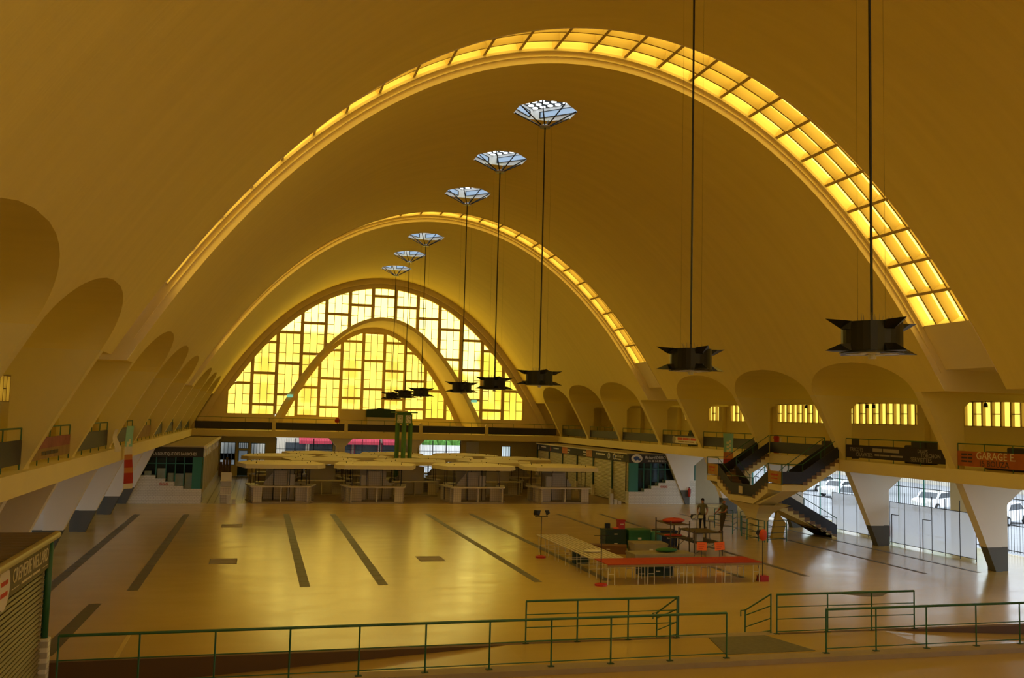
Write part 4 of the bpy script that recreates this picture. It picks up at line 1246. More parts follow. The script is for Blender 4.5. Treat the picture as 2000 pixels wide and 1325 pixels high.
for k in range(4):
    f_ = MB().box(-.3, .3, -.47, -.45, 5.26, 5.86).xf(Matrix.Rotation(k * pi / 2, 4, 'Z'))
    fc = lp(f_, 'clock_face', M['lantern'], bx_)
    h_ = MB()
    for j in range(12):
        a = j * pi / 6; h_.box(.235 * cos(a) - .025, .235 * cos(a) + .025, -.476, -.47, 5.56 + .235 * sin(a) - .025, 5.56 + .235 * sin(a) + .025)
    h_.box(-.012, .012, -.478, -.472, 5.56, 5.7); h_.box(0, .19, -.478, -.472, 5.545, 5.575)
    h_.xf(Matrix.Rotation(k * pi / 2, 4, 'Z')); lp(h_, 'clock_hands_and_marks', M['ink_dark'], fc)

# ================================================================== FOREGROUND RAILINGS
def railing(label, pts, zs, z0, extra=None):
    t = thing('ramp_railing', label, 'railing', (pts[0][0], pts[0][1], z0))
    for i, z in enumerate(zs):
        MB().path([(p[0], p[1], z) for p in pts], .030 if i == 0 else .013, 8 if i == 0 else 5).build('top_rail' if i == 0 else 'mid_rail', M['green'], t)
    for p in pts:
        MB().tube((p[0], p[1], z0), (p[0], p[1], zs[0]), .02, 6).build('post', M['green'], t)
        MB().box(p[0] - .07, p[0] + .07, p[1] - .05, p[1] + .05, z0, z0 + .015).build('base_plate', M['green_dk'], t)
    return t
nz = (1.43, .96, .51)
def ny(x): return 20.22 + .011 * x
railing('long green ramp railing running from the near dairy shop to the landing', [(x, ny(x)) for x in (-3.55, -2.08, -.65, .82, 2.24, 3.65, 5.06, 6.47, 7.88, 9.33, 10.77)], nz, ZL)
railing('green ramp railing on the near side of the landing, toward the gates', [(x, ny(x)) for x in (13.43, 14.83, 16.29, 17.78, 19.13, 20.6, 22.1)], nz, ZL)
fz = (1.41, 1.09, .78, .46)
railing('short green four bar railing beside the steps, on the table side', [(x, 22.42) for x in (6.49, 7.81, 9.15, 10.48)], fz, ZL)
railing('short green four bar railing beside the steps, toward the staircase', [(x, 22.42) for x in (13.32, 14.83, 16.18, 17.52)], fz, ZL)
for x, lb in ((10.58, 'sloping green handrail of the landing steps, on the table side'), (13.22, 'sloping green handrail of the landing steps, toward the staircase')):
    t = thing('step_handrail', lb, 'handrail', (x, 22.5, 0))
    p0, p1 = Vector((x, 22.55, ZL)), Vector((x, 23.9, 0))
    for h in (1.0, .70, .38, .06): MB().tube(p0 + Vector((0, 0, h)), p1 + Vector((0, 0, max(.06, h - .28 if h == 1.0 else h - .12))), .016 if h < 1 else .022, 6).build('bar', M['green'], t)
    MB().tube(p0, p0 + Vector((0, 0, 1.0)), .02, 6).build('post', M['green'], t)
    MB().tube(p1, p1 + Vector((0, 0, .74)), .02, 6).build('post', M['green'], t)
    MB().path([p1 + Vector((0, 0, .72)), p1 + Vector((0, .25, .66)), p1 + Vector((0, .25, .5))], .016, 6).build('end_hook', M['green'], t)
M['mat'] = mat('entrance_mat', (0.16, 0.15, 0.09), 0.9, var=0.3, scale=8)
tag(MB().prism([(10.9, 20.62), (13.3, 20.62), (12.9, 22.3), (11.3, 22.3)], 'z', ZL, ZL + .012).build('entrance_mat', M['mat']), 'dark fibre mat on the landing between the ramp railings', 'mat')

# ================================================================== FLOOR GRATINGS AND STRIPS
M['strip'] = mat('dark_floor_strip', (0.13, 0.115, 0.085), 0.55, var=0.2, scale=3)
M['ystrip'] = mat('yellow_floor_line', (0.62, 0.48, 0.16), 0.6)
M['lstrip'] = mat('pale_floor_patch', (0.36, 0.33, 0.22), 0.6)
def strip_run(x, y0, y1, w, label):
    t = thing('drain_strip', label, 'floor strip', (x, (y0 + y1) / 2, 0))
    L_ = y1 - y0; n = int(L_ / 1.0)
    me = MB().box(-w / 2, w / 2, -.5 * L_ / n + .012, .5 * L_ / n - .012, -.02, .004).mesh('cover_plate', M['strip'])
    for i in range(n):
        o = bpy.data.objects.new('cover_plate', me); COL.objects.link(o); o.parent = t; o.location = (0, y0 - (y0 + y1) / 2 + L_ * (i + .5) / n, 0)
SL = 'long dark strip of cover plates let into the hall floor'
for x, w in ((-6.3, .34), (-3.7, .34), (1.75, .34), (4.39, .34), (9.95, .30), (12.6, .30), (18.1, .26), (20.85, .26), (26.3, .2), (28.85, .2)):
    t0 = len(bpy.data.objects); strip_run(x, 32.9, 56.2, w, SL)
for k, o in enumerate(sorted((o for o in COL.objects if o.name.startswith('drain_strip')), key=lambda e: e.location.x)):
    o['group'] = 'floor strips across the hall'; o['label'] = 'long dark strip of cover plates in the floor, %s from the boutique side' % ORD[k]
tag(MB().prism([(-4.85, 24.6), (-4.45, 24.6), (-4.3, 30.85), (-4.65, 30.85)], 'z', -.01, .004).build('drain_strip', M['strip']), 'short dark floor strip by the dairy shop end of the railing', 'floor strip')
tag(MB().box(-3.05, -2.95, 23.3, 26.6, -.01, .008).build('floor_line', M['ystrip']), 'short bright yellow line on the floor behind the long railing', 'floor line')
for x, y, lb in ((-1.1, 50.6, 'small square floor grating further toward the stalls'), (-1.1, 38.8, 'square floor grating between two long strips, nearer the railing'), (7.05, 38.7, 'square floor grating in front of the mesh tables')):
    t = thing('floor_grating', lb, 'floor grating', (x, y, 0))
    MB().box(x - .52, x + .52, y - .7, y + .7, -.01, .003).build('frame', M['strip'], t)
    for i in range(4): MB().box(x - .48, x + .48, y - .62 + i * .32, y - .38 + i * .32, .0, .006).build('bar', M['kerb'], t)
tag(MB().prism([(20.9 + .9 * cos(a) * (1 + .2 * sin(3 * a)), 29.3 + .5 * sin(a) * (1 + .15 * cos(4 * a))) for a in [i * pi / 8 for i in range(16)]], 'z', -.01, .003).build('floor_patch', M['strip']), 'dark worn patch on the floor behind the far ramp railing', 'stain')
# ================================================================== FAR WALL: DOOR, WINDOWS, GATES
M['frost'] = None
m, nt, b = node_mat('frosted_white_glass')
b.inputs['Base Color'].default_value = (0.85, 0.90, 0.95, 1); b.inputs['Roughness'].default_value = 0.45
b.inputs['Transmission Weight'].default_value = 0.92; b.inputs['IOR'].default_value = 1.08
M['frost'] = m
def framed_window(name, label, x0, x1, z0, z1, nv, hs, y=YF + .12):
    fr_ = MB(); e = .06
    fr_.box(x0, x0 + e, y - .05, y + .05, z0, z1); fr_.box(x1 - e, x1, y - .05, y + .05, z0, z1)
    fr_.box(x0, x1, y - .05, y + .05, z0, z0 + e); fr_.box(x0, x1, y - .05, y + .05, z1 - e, z1)
    for i in range(1, nv): 
        x = x0 + (x1 - x0) * i / nv; fr_.box(x - .02, x + .02, y - .03, y + .03, z0, z1)
    for z in hs: fr_.box(x0, x1, y - .03, y + .03, z - .02, z + .02)
    w = struct(name, fr_, M['green_dk']); w['label'] = label
    zs = [z0 + e] + list(hs) + [z1 - e]
    for i in range(nv):
        for a, c in zip(zs[:-1], zs[1:]):
            xa = x0 + (x1 - x0) * i / nv + .025; xb = x0 + (x1 - x0) * (i + 1) / nv - .025
            MB().box(xa, xb, y - .006, y + .006, a + .02, c - .02).build('pane', M['frost'], w)
    return w
framed_window('window_31', 'barred window beside the boutique, cartons stacked on its sill', -3.29, -1.96, .95, 3.05, 4, (2.0, 1.45))
framed_window('window_32', 'small barred window over the back door', -1.73, -.84, 2.42, 3.05, 5, ())
framed_window('window_33', 'barred window on the stall side of the back door', -.61, .65, .95, 3.0, 5, (2.0,))
framed_window('window_34', 'small lone barred window in the end wall near the shutters', 22.95, 23.88, 2.05, 3.1, 4, ())
fr_ = MB(); fr_.box(-1.73, -1.66, YF + .05, YF + .2, 0, 2.32); fr_.box(-.91, -.84, YF + .05, YF + .2, 0, 2.32); fr_.box(-1.73, -.84, YF + .05, YF + .2, 2.26, 2.34)
d_ = struct('door_1', fr_, M['green_dk']); d_['label'] = 'back door with white upper pane and dark green foot'
MB().box(-1.66, -.91, YF + .1, YF + .14, 0, .98).build('lower_panel', M['green_dk'], d_)
MB().box(-1.62, -.95, YF + .1, YF + .12, 1.0, 2.26).build('pane', M['frost'], d_)
MB().box(-1.43, -1.17, YF + .08, YF + .1, 1.55, 1.75).build('notice', M['ink_red'], d_)
for i, (x, z, h) in enumerate(((-3.0, .95, .5), (-2.75, .95, .72), (-2.5, .95, .55), (-3.25, .95, .3))):
    tag(MB().box(x, x + .22, YF - .28, YF - .05, .0, z + h).build('carton_stack', mat('brown_carton', (0.26, 0.17, 0.07), 0.8) if i == 0 else bpy.data.materials['brown_carton']), 'brown cartons stacked under the barred window', 'carton', 'brown cartons by the end wall')
def gate(label, p, q, z1, group, nbar, mm='green_dk', frame='teal', rails=(.25, 1.5, 2.5)):
    """barred gate across an opening from p to q"""
    p = Vector((p[0], p[1], 0)); q = Vector((q[0], q[1], 0)); d = q - p
    t = thing('barred_gate', label, 'gate', ((p.x + q.x) / 2, (p.y + q.y) / 2, 0), group=group)
    for u in (0, .33, .66, 1): MB().tube(p + d * u, p + d * u + Vector((0, 0, z1)), .045, 6).build('gate_post', M[frame], t)
    br = MB()
    for i in range(nbar + 1):
        c = p + d * (i / nbar); br.tube(c + Vector((0, 0, .05)), c + Vector((0, 0, z1)), .011, 3)
    tag(br.build('bars', M[mm], t), kind='stuff')
    for z in rails: MB().tube(p + Vector((0, 0, z)), q + Vector((0, 0, z)), .022, 5).build('gate_rail', M[mm], t)
    return t
gate('tall barred street gate behind the stalls, beside the back door', (1.6, YF + .2), (6.7, YF + .2), 3.5, None, 34, frame='black', mm='black')
gate('tall barred street gate behind the stalls, facing the red shop front', (7.8, YF + .2), (12.8, YF + .2), 3.5, None, 34, frame='black', mm='black')
gate('tall barred street gate behind the stalls, facing the hedge', (14.85, YF + .2), (18.85, YF + .2), 3.5, None, 28, frame='black', mm='black')
tag(MB().box(19.4, 20.65, YF - .12, YF - .02, .2, 3.45).build('wall_panel', M['lantern']), 'pale panel leaning on the end wall beside the street gate', 'panel')
for x in (7.2, 13.8):
    mb = MB(); mb.prism([(x - .4, 0), (x + .4, 0), (x + .4, 2.9), (x + 1.1, GAL_B), (x - 1.1, GAL_B), (x - .4, 2.9)], 'y', 86.4, 86.9)
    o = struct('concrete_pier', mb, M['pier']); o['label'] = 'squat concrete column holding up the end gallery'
for s, sd in ((1, 'on the staircase side'), (-1, 'on the side away from the staircase')):
    x = XC + s * (DOUT + .1)
    for a, b_ in BAYS_Y:
        if a < 26 or b_ > 63 or (s < 0 and a < 33): continue
        gate('green framed barred gate ' + sd + ', %s from the ramp end' % ORD[int((a - 26) / 6.2)], (x, a + .8), (x, b_ - .6), GAL_B, 'barred gates ' + sd, 36, mm='black', frame='teal', rails=(.15, 1.35, 2.6))

# translucent screens inside the gates
m, nt, b = node_mat('translucent_sheet')
out = nt.nodes['Material Output']; nt.nodes.remove(b)
tl = nt.nodes.new('ShaderNodeBsdfTranslucent'); tl.inputs['Color'].default_value = (.92, .94, .98, 1)
df = nt.nodes.new('ShaderNodeBsdfDiffuse'); df.inputs['Color'].default_value = (.75, .78, .84, 1)
tp = nt.nodes.new('ShaderNodeBsdfTransparent'); tp.inputs['Color'].default_value = (.9, .93, 1, 1)
m1 = nt.nodes.new('ShaderNodeMixShader'); m1.inputs[0].default_value = .25
m2 = nt.nodes.new('ShaderNodeMixShader'); m2.inputs[0].default_value = .38
nt.links.new(tl.outputs[0], m1.inputs[1]); nt.links.new(df.outputs[0], m1.inputs[2])
nt.links.new(m1.outputs[0], m2.inputs[1]); nt.links.new(tp.outputs[0], m2.inputs[2]); nt.links.new(m2.outputs[0], out.inputs['Surface'])
M['sheet'] = m
def screen(label, ys, x, h=2.12, group=None):
    t = thing('wind_screen', label, 'screen', (x, (ys[0] + ys[-1]) / 2, 0), group=group)
    for a, c in zip(ys[:-1], ys[1:]): MB().box(x - .006, x + .006, a, c, .12, h).build('sheet', M['sheet'], t)
    for y in ys: MB().tube((x, y, 0), (x, y, h + (0.5 if y in ys[1:-1] else 0)), .02, 5).build('post', M['black'], t)
    for z in (.12, h): MB().tube((x, ys[0], z), (x, ys[-1], z), .016, 5).build('rail', M['black'], t)
    return t
t = screen('long translucent screen of framed sheets before the gate nearest the ramps', [35.5, 36.5, 37.45, 38.35, 39.2, 40.3, 41.45], 31.0)
for y in (41.2, 38.9):
    MB().path([(30.93, y, 0), (30.93, y, 1.5), (30.93, y - .55, 1.5)], .02, 5).build('stand_hoop', M['black'], t)
screen('translucent screen of framed sheets behind the staircase', [43.1, 44.0, 45.0, 46.2, 47.3], 31.6)
screen('translucent screen of framed sheets beyond the staircase, past the two men', [49.6, 50.8, 52.0, 53.2, 54.4], 31.0)
# barriers round the foot of the stairs
def barrier(label, p, q, h=1.05, nb=4):
    p = Vector((*p, 0)); q = Vector((*q, 0))
    t = thing('crowd_barrier', label, 'barrier', tuple((p + q) / 2), group='green barriers round the stair foot')
    for c in (p, q): MB().tube(c, c + Vector((0, 0, h)), .025, 6).build('post', M['teal'], t)
    for i in range(nb): 
        z = h - i * (h - .15) / (nb - 1); MB().tube(p + Vector((0, 0, z)), q + Vector((0, 0, z)), .016, 5).build('bar', M['green_dk'], t)
BL = 'low green tube barrier standing round the foot of the staircase'
for p, q in (((24.95, 48.6), (25.6, 47.7)), ((24.62, 45.9), (25.7, 47.4)), ((25.8, 47.2), (26.2, 46.4)), ((24.69, 45.05), (24.5, 43.0)), ((24.72, 42.48), (25.95, 42.78)), ((24.2, 43.6), (24.55, 42.5))): barrier(BL, p, q)
def extinguisher(label, x, y, z):
    t = thing('fire_extinguisher', label, 'fire extinguisher', (x, y, z))
    MB().lathe([(.0, z + .02), (.09, z), (.095, z + .05), (.095, z + .5), (.07, z + .58), (.03, z + .62)], (x, y, 0), 14).build('cylinder', M['red'], t, smooth=True)
    MB().box(x - .06, x + .03, y - .015, y + .015, z + .62, z + .68).build('valve_handle', M['black'], t)
    MB().path([(x + .02, y, z + .63), (x + .12, y, z + .5), (x + .11, y, z + .2)], .014, 5).build('hose', M['black'], t)
for a_ in (('red fire extinguisher on the pier beside the fish shop', 30.0, 62.36, .55), ('red fire extinguisher behind a pier foot by the long screen', 31.15, 41.55, .35)): extinguisher(*a_)
t = thing('fire_hose_post', 'red fire hose post at the head of the double staircase', 'hose post', (29.0, 48.9, GAL_Z - .04))
MB().lathe([(.16, 4.21), (.15, 5.0), (.17, 5.02), (.17, 5.15), (.12, 5.25), (.02, 5.28)], (29.0, 48.9, 0), 14).build('body', M['red'], t)
MB().box(29.2, 29.3, 48.85, 48.95, 4.21, 5.1).build('white_stake', M['lantern'], t)
# stacked furniture on the gallery behind the lettered boards
for i, (y, w_, h_, lb) in enumerate(((37.0, 1.0, 1.05, 'dark covered crate stack behind the black lettered board'), (30.6, 2.2, .95, 'dark covered sofa behind the orange banner'), (43.1, 1.6, 1.05, 'dark covered crates on the gallery at the head of the stairs'), (60.6, .6, 1.1, 'dark potted bush on the gallery above the fish shop'))):
    x = 29.2
    tag(MB().box(x, x + .7, y - w_ / 2, y + w_ / 2, 4.21, 4.21 + h_).box(x + .1, x + .6, y + w_ / 2, y + w_ / 2 + w_ * .6, 4.21, 4.21 + h_ * .8).build('covered_stack', M['dark'], bevel=.06), lb, 'stack')
# gallery spot lamps
for i, (x, y) in enumerate(((32.7, 45.6), (32.7, 45.0), (32.6, 38.9), (32.6, 36.6), (32.6, 51.5))):
    t = thing('spot_lamp', 'small black spot lamp hanging over the gallery windows', 'lamp', (x, y, 7.0), group='spot lamps over the gallery windows')
    MB().tube((x, y, 7.06), (x, y, 7.3), .02, 5).build('stem', M['black'], t)
    MB().lathe([(.05, 7.1), (.09, 7.04), (.1, 6.9)], (x, y, 0), 10).build('head', M['black'], t)

# ================================================================== HANGING BANNERS
M['aqua'] = mat('aqua_cloth', (0.30, 0.62, 0.50), 0.8); M['petal'] = mat('cream_print', (0.80, 0.80, 0.50), 0.8)
M['orange'] = mat('orange_print', (0.55, 0.20, 0.04), 0.8); M['redc'] = mat('red_print', (0.42, 0.03, 0.01), 0.8)
def hanging(name, label, c, w, z0, z1, dirv, cuts, wave=.05):
    """cloth strip: cuts = [(fraction from top, material index)]"""
    ms = [M['aqua'], M['petal'], M['orange'], M['redc'], M['paper']]
    mb_ = MB(); n = 24; d = Vector(dirv).normalized(); nrm = Vector((-d.y, d.x, 0))
    P = []
    for i in range(n + 1):
        t_ = i / n; z = z1 + (z0 - z1) * t_; offp = nrm * wave * sin(5 * t_) 
        wd_ = w * (1 - .12 * sin(3 * t_))
        P.append([Vector((*c, z)) + offp + d * (u * wd_ / 2) + nrm * .03 * sin(u * 2 + 4 * t_) for u in (-1, -.4, .2, .6, 1)])
    for i in range(n):
        t_ = (i + .5) / n
        k = [m_ for f, m_ in cuts if t_ >= f][-1]
        for j in range(4):
            mb_.cur = k if not (k == 0 and j in (1, 2) and .2 < t_ and (i + j) % 3) else 1
            mb_.add([P[i][j], P[i][j + 1], P[i + 1][j + 1], P[i + 1][j]], [(0, 1, 2, 3)])
    o = mb_.build(name, ms)
    s_ = o.modifiers.new('thickness', 'SOLIDIFY'); s_.thickness = .008
    return tag(o, label, 'banner')
hanging('hanging_banner', 'aqua and red printed banner hanging beside the double staircase', (27.15, 51.2), .62, 3.35, 5.25, (.9, -.45, 0), [(0, 0), (.6, 2), (.8, 3)])
hanging('hanging_banner', 'tall narrow aqua, orange and red feather banner hanging over the gallery edge', (-5.3, 43.1), .55, 2.45, 5.1, (.5, .86, 0), [(0, 0), (.35, 4), (.45, 2), (.55, 3), (.66, 2), (.75, 3), (.9, 4)])
hanging('hanging_banner', 'curling cream paper scroll draped over the gallery parapet', (-5.22, 38.6), .75, 4.2, 5.05, (.1, 1, 0), [(0, 4)], .08)

# ================================================================== TRESTLE TABLES AND FAIR GEAR
M['redtop'] = mat('red_table_cover', (0.40, 0.018, 0.006), 0.55, var=0.12, scale=4)
M['greyc2'] = mat('dull_wood_edge', (0.30, 0.22, 0.10), .7)
M['alu'] = mat('pale_leg_paint', (0.80, 0.77, 0.66), 0.4)
M['wire'] = mat('grey_wire', (0.66, 0.61, 0.45), 0.5)
TL = ['red topped trestle table at the mesh table corner', 'red topped trestle table, second from the mesh tables', 'red topped trestle table, third from the mesh tables', 'red topped trestle table beside the red weighted lamp stand']
for k in range(4):
    x0 = 12.2 + k * 1.53; x1 = x0 + 1.52; y0, y1 = 31.85, 33.3
    t = thing('trestle_table', TL[k], 'table', ((x0 + x1) / 2, 32.6, 0))
    MB().box(x0, x1, y0, y1, .72, .745).build('tabletop', M['redtop'], t)
    MB().box(x0, x1, y0, y0 + .04, .64, .72).build('apron', M['greyc2'], t)
    for x in (x0 + .18, x1 - .18):
        for y in (y0 + .12, y1 - .15):
            for dx in (-.13, .13): MB().tube((x + dx, y, 0), (x + dx * .9, y, .72), .016, 6).build('leg', M['alu'], t)
            MB().tube((x - .12, y, .38), (x + .12, y, .38), .012, 5).build('stretcher', M['alu'], t)
ML = ['wire mesh folding table with a dark box beneath it', 'wire mesh folding table touching the red table corner', 'wire mesh folding table with pale cloth scraps on it', 'wire mesh folding table by the round based lamp stand', 'wire mesh folding table at the far end of the row']
for k, j in enumerate((2, 0, 1, 3, 4)):
    y0 = 33.45 + j * 1.4; y1 = y0 + 1.38; x0, x1 = 12.1, 13.4
    y1 -= .03
    t = thing('mesh_table', ML[k], 'table', ((x0 + x1) / 2, (y0 + y1) / 2, 0))
    g_ = MB()
    for i in range(8): x = x0 + (x1 - x0) * i / 7; g_.box(x - .03, x + .03, y0, y1, .735, .745)
    for i in range(8): y = y0 + (y1 - y0) * i / 7; g_.box(x0, x1, y - .03, y + .03, .728, .737)
    tag(g_.build('wire_mesh_top', M['wire'], t), kind='stuff')
    for y in (y0, y1 - .03): MB().box(x0, x1, y, y + .03, .70, .74).build('frame_bar', M['wire'], t)
    for x in (x0, x1 - .03): MB().box(x, x + .03, y0, y1, .70, .74).build('frame_bar', M['wire'], t)
    for y in (y0 + .2, y1 - .2):
        for x in (x0 + .05, x1 - .05): MB().tube((x, y, 0), (x, y + .05, .7), .014, 5).build('leg', M['alu'] if k == 0 else M['wire'], t)
        MB().tube((x0 + .05, y, .3), (x1 - .05, y, .3), .01, 4).build('stretcher', M['wire'], t)
def boxt(name, label, cat, x, y, z, w_, d_, h, m_, rz=0., lid=None):
    t = thing(name, label, cat, (x, y, z), rz)
    lp(MB().box(-w_ / 2, w_ / 2, -d_ / 2, d_ / 2, 0, h), 'body', m_, t)
    lp(MB().box(-w_ / 2 - .02, w_ / 2 + .02, -d_ / 2 - .02, d_ / 2 + .02, h * .86, h + .006), 'lid' if lid else 'rim', lid or m_, t)
    lp(MB().box(-.08, .08, -d_ / 2 - .025, -d_ / 2, h * .5, h * .6), 'handle', M['paper'], t)
    return t
M['dkbox'] = mat('dark_green_crate', (0.010, 0.035, 0.022), 0.6); M['grbox'] = mat('green_trunk', (0.02, 0.14, 0.035), 0.5)
M['brbox'] = mat('brown_board', (0.16, 0.07, 0.03), 0.6); M['tealp'] = mat('teal_pot', (0.06, 0.26, 0.22), 0.4); M['greyc'] = mat('grey_tarp', (0.30, 0.26, 0.16), 0.8, var=.15, scale=3)
M['redbag'] = mat('orange_red_fabric', (0.60, 0.07, 0.02), 0.6)
boxt('storage_box', 'dark green box standing under a mesh table', 'box', 12.95, 36.9, 0, .62, .4, .62, M['dkbox'])
boxt('storage_crate', 'dark green crate at the bottom of the stack by the lanterns', 'crate', 16.05, 41.3, 0, 1.0, .7, .42, M['dkbox'])
boxt('storage_crate', 'dark green crate on top of another, with a floodlight on it', 'crate', 16.05, 41.3, .427, 1.0, .7, .42, M['dkbox'])
boxt('travel_trunk', 'bright green trunk with a yellow tag beside the crate stack', 'trunk', 17.16, 41.2, 0, 1.05, .8, .85, M['grbox'], 0)
boxt('black_case', 'black flight case behind the teal pot', 'case', 18.85, 41.75, 0, .9, .8, .75, M['black'])
boxt('brown_bench', 'low brown wooden bench in front of the green trunk', 'bench', 15.2, 39.7, 0, 1.6, .6, .35, M['brbox'], -.35)
boxt('tarp_table', 'low table under a grey tarp beside the teal pot', 'table', 16.75, 38.9, 0, 1.5, 1.0, .55, M['greyc'], -.1)
boxt('tarp_table', 'long low grey table behind the red tables with a green bundle on it', 'table', 16.3, 36.6, 0, 2.6, 1.0, .45, M['greyc'])
boxt('storage_crate', 'small dark crate under the red tables', 'crate', 14.9, 33.9, 0, 1.3, .6, .34, M['dkbox'])
boxt('red_lantern_case', 'red lantern shaped case with a black handle on the crate stack', 'case', 16.42, 41.3, .852, .3, .3, .42, M['red'])
tag(MB().lathe([(.18, .0), (.26, .05), (.29, .5), (.24, .72), (.2, .78)], (18.02, 40.95, -.0), 16).build('cooking_pot', M['tealp'], smooth=True), 'round teal pot standing beside the green trunk', 'pot')
tag(MB().ell((16.6, 36.6, .55), (.5, .28, .09)).build('green_bundle', M['grbox'], smooth=True), 'flat green fabric bundle on the grey low table', 'bundle')
tag(MB().ell((12.7, 34.9, .79), (.35, .25, .05)).build('cloth_scrap', M['paper'], smooth=True), 'pale cloth scrap lying on a mesh table', 'cloth')
tag(MB().ell((16.1, 41.1, .905), (.16, .2, .055)).build('orange_cloth', M['redbag'], smooth=True), 'orange red cloth draped on the crate stack', 'cloth')
M['rackm'] = mat('dark_rack_metal', (0.10, 0.075, 0.035), .5, metal=.3)
# tall display racks
def rack(label, x0, x1, y0, y1, zs, top):
    t = thing('display_rack', label, 'rack', ((x0 + x1) / 2, (y0 + y1) / 2, 0))
    for x in (x0, x1):
        for y in (y0, y1): MB().tube((x, y, 0), (x, y, top), .03, 6).build('upright', M['rackm'], t)
    for z in zs:
        MB().box(x0, x1, y0, y1, z, z + .03).build('rack_shelf', M['rackm'], t)
        for y in (y0, y1): MB().tube((x0, y, z + .03), (x1, y, z + .03), .02, 5).build('shelf_bar', M['rackm'], t)
    MB().tube((x0, y0, .1), (x1, y0, top * .6), .014, 4).build('brace', M['rackm'], t)
    return t
rack('tall metal rack holding an orange red bag on its top shelf', 17.7, 18.6, 38.6, 40.2, (.75, 1.32), 1.5)
rack('lower metal rack with small lamps and cartons beside the tall rack', 18.75, 20.1, 38.4, 40.0, (.55, .98), 1.1)
tag(MB().ell((18.2, 39.4, 1.45), (.55, .22, .12), 14, 8).build('orange_bag', M['redbag'], smooth=True), 'orange red duffel bag on the tall metal rack', 'bag')
tag(MB().ell((18.1, 39.2, .82), (.45, .18, .06)).build('red_strap_roll', M['redbag'], smooth=True), 'long red fabric roll on the middle rack shelf', 'fabric roll')
tag(MB().box(19.1, 19.4, 38.9, 39.3, .58, .9).build('small_carton', M['paper']), 'cream carton on the lower metal rack', 'carton')
tag(MB().path([(18.9, 41.0 - .55, 0), (19.05, 40.45, .95), (19.4, 40.45, .98), (19.5, 40.45, 0)], .02, 6).path([(18.95, 40.45, .5), (19.48, 40.45, .5)], .015, 5).path([(18.9, 40.9, 0), (19.05, 40.45, .95)], .015, 5).build('folding_chair_frame', M['black']), 'black folded chair frame leaning by the tall rack', 'chair')
def flood(label, x, y, h, base, heads, col=None):
    t = thing('floodlight_stand', label, 'floodlight', (x, y, 0))
    if base == 'round': MB().lathe([(.23, 0), (.22, .06), (.05, .1)], (x, y, 0), 16).build('base', M['red'], t)
    elif base == 'block': MB().box(x - .17, x + .17, y - .15, y + .15, 0, .2).build('base', M['red'], t)
    else: MB().path([(x - .3, y - .2, 0), (x, y, .3), (x + .3, y - .2, 0)], .014, 5).path([(x, y + .35, 0), (x, y, .3)], .014, 5).build('tripod', M['black'], t)
    MB().tube((x, y, .05), (x, y, h), .016, 6).build('pole', M['black'], t)
    MB().tube((x - .28, y, h), (x + .28, y, h), .014, 5).build('crossbar', M['black'], t)
    for sx, tilt in heads:
        hb = MB().add([(-.15, -.02, -.12), (.15, -.02, -.12), (.15, -.02, .12), (-.15, -.02, .12), (-.09, .12, -.07), (.09, .12, -.07), (.09, .12, .07), (-.09, .12, .07)], [(0, 1, 2, 3), (7, 6, 5, 4), (0, 4, 5, 1), (1, 5, 6, 2), (2, 6, 7, 3), (3, 7, 4, 0)])
        hb.xf(Matrix.Translation((x + sx, y, h + .16)) @ Matrix.Rotation(tilt, 4, 'Z') @ Matrix.Rotation(.35, 4, 'X'))
        hd = hb.build('lamp_head', M['black'], t)
        gl = MB().box(-.12, .12, -.028, -.021, -.09, .09); gl.xf(Matrix.Translation((x + sx, y, h + .16)) @ Matrix.Rotation(tilt, 4, 'Z') @ Matrix.Rotation(.35, 4, 'X'))
        gl.build('lamp_glass', M['petal'], hd)
    return t
flood('twin black floodlights on a pole with a round red base by the mesh tables', 11.75, 38.6, 1.72, 'round', ((-.2, 2.2), (.22, -2.0)))
flood('bare black lamp pole with a round red base at the red table corner', 11.98, 31.95, 1.75, 'round', ())
flood('black floodlight pole with a square red base and orange lamp at the red table end', 18.5, 32.15, 1.62, 'block', ((-.1, .6),))
tag(MB().ell((18.42, 31.98, 1.72), (.17, .10, .22)).build('orange_hood', M['redbag'], smooth=True), 'orange lamp hood on the square based floodlight pole', 'lamp hood')
flood('twin floodlight tripod standing in front of the two men, lit side out', 20.97, 42.7, 1.1, 'tri', ((-.18, .5), (.2, -.3)))
flood('single floodlight tripod beside the man in dark trousers', 21.25, 41.9, 1.12, 'tri', ((.08, -.2),))
tag(MB().box(15.62, 15.86, 41.2, 41.3, .89, 1.12).lathe([(.02, .855), (.02, .9)], (15.74, 41.25, 0), 6).build('work_lamp', M['black']), 'small black work lamp standing on the crate stack', 'lamp')
for x, lb, tl_ in ((18.4, 'orange paper sign on a stick nearer the tall rack', .03), (19.24, 'orange paper sign on a stick nearer the lamp with the red base', -.08)):
    t = thing('orange_sign', lb, 'sign', (x, 37.0, 0))
    pl_ = MB().box(-.23, .23, -.008, .008, -.17, .17); pl_.xf(Matrix.Translation((x, 37.0, .62)) @ Matrix.Rotation(tl_, 4, 'Y')); pl_ = pl_.build('card', mat('neon_orange_card', (1.0, 0.17, 0.01), 0.6) if 'neon_orange_card' not in bpy.data.materials else bpy.data.materials['neon_orange_card'], t)
    MB().tube((x, 37.02, 0), (x, 37.02, .5), .012, 5).build('stick', M['black'], t)
    for k in range(3): MB().box(x - .15, x + .15 - .05 * k, 36.988, 36.991, .70 - .09 * k, .715 - .09 * k).build('writing_line', M['redc'], pl_)
tag(MB().path([(17.9, 32.9, .7), (17.95, 32.5, .55), (18.1, 32.3, .6), (18.3, 32.2, .7), (18.35, 32.1, .35), (18.2, 32.1, .02)], .014, 5).build('power_cable', M['black']), 'black cable looping under the red table end', 'cable')

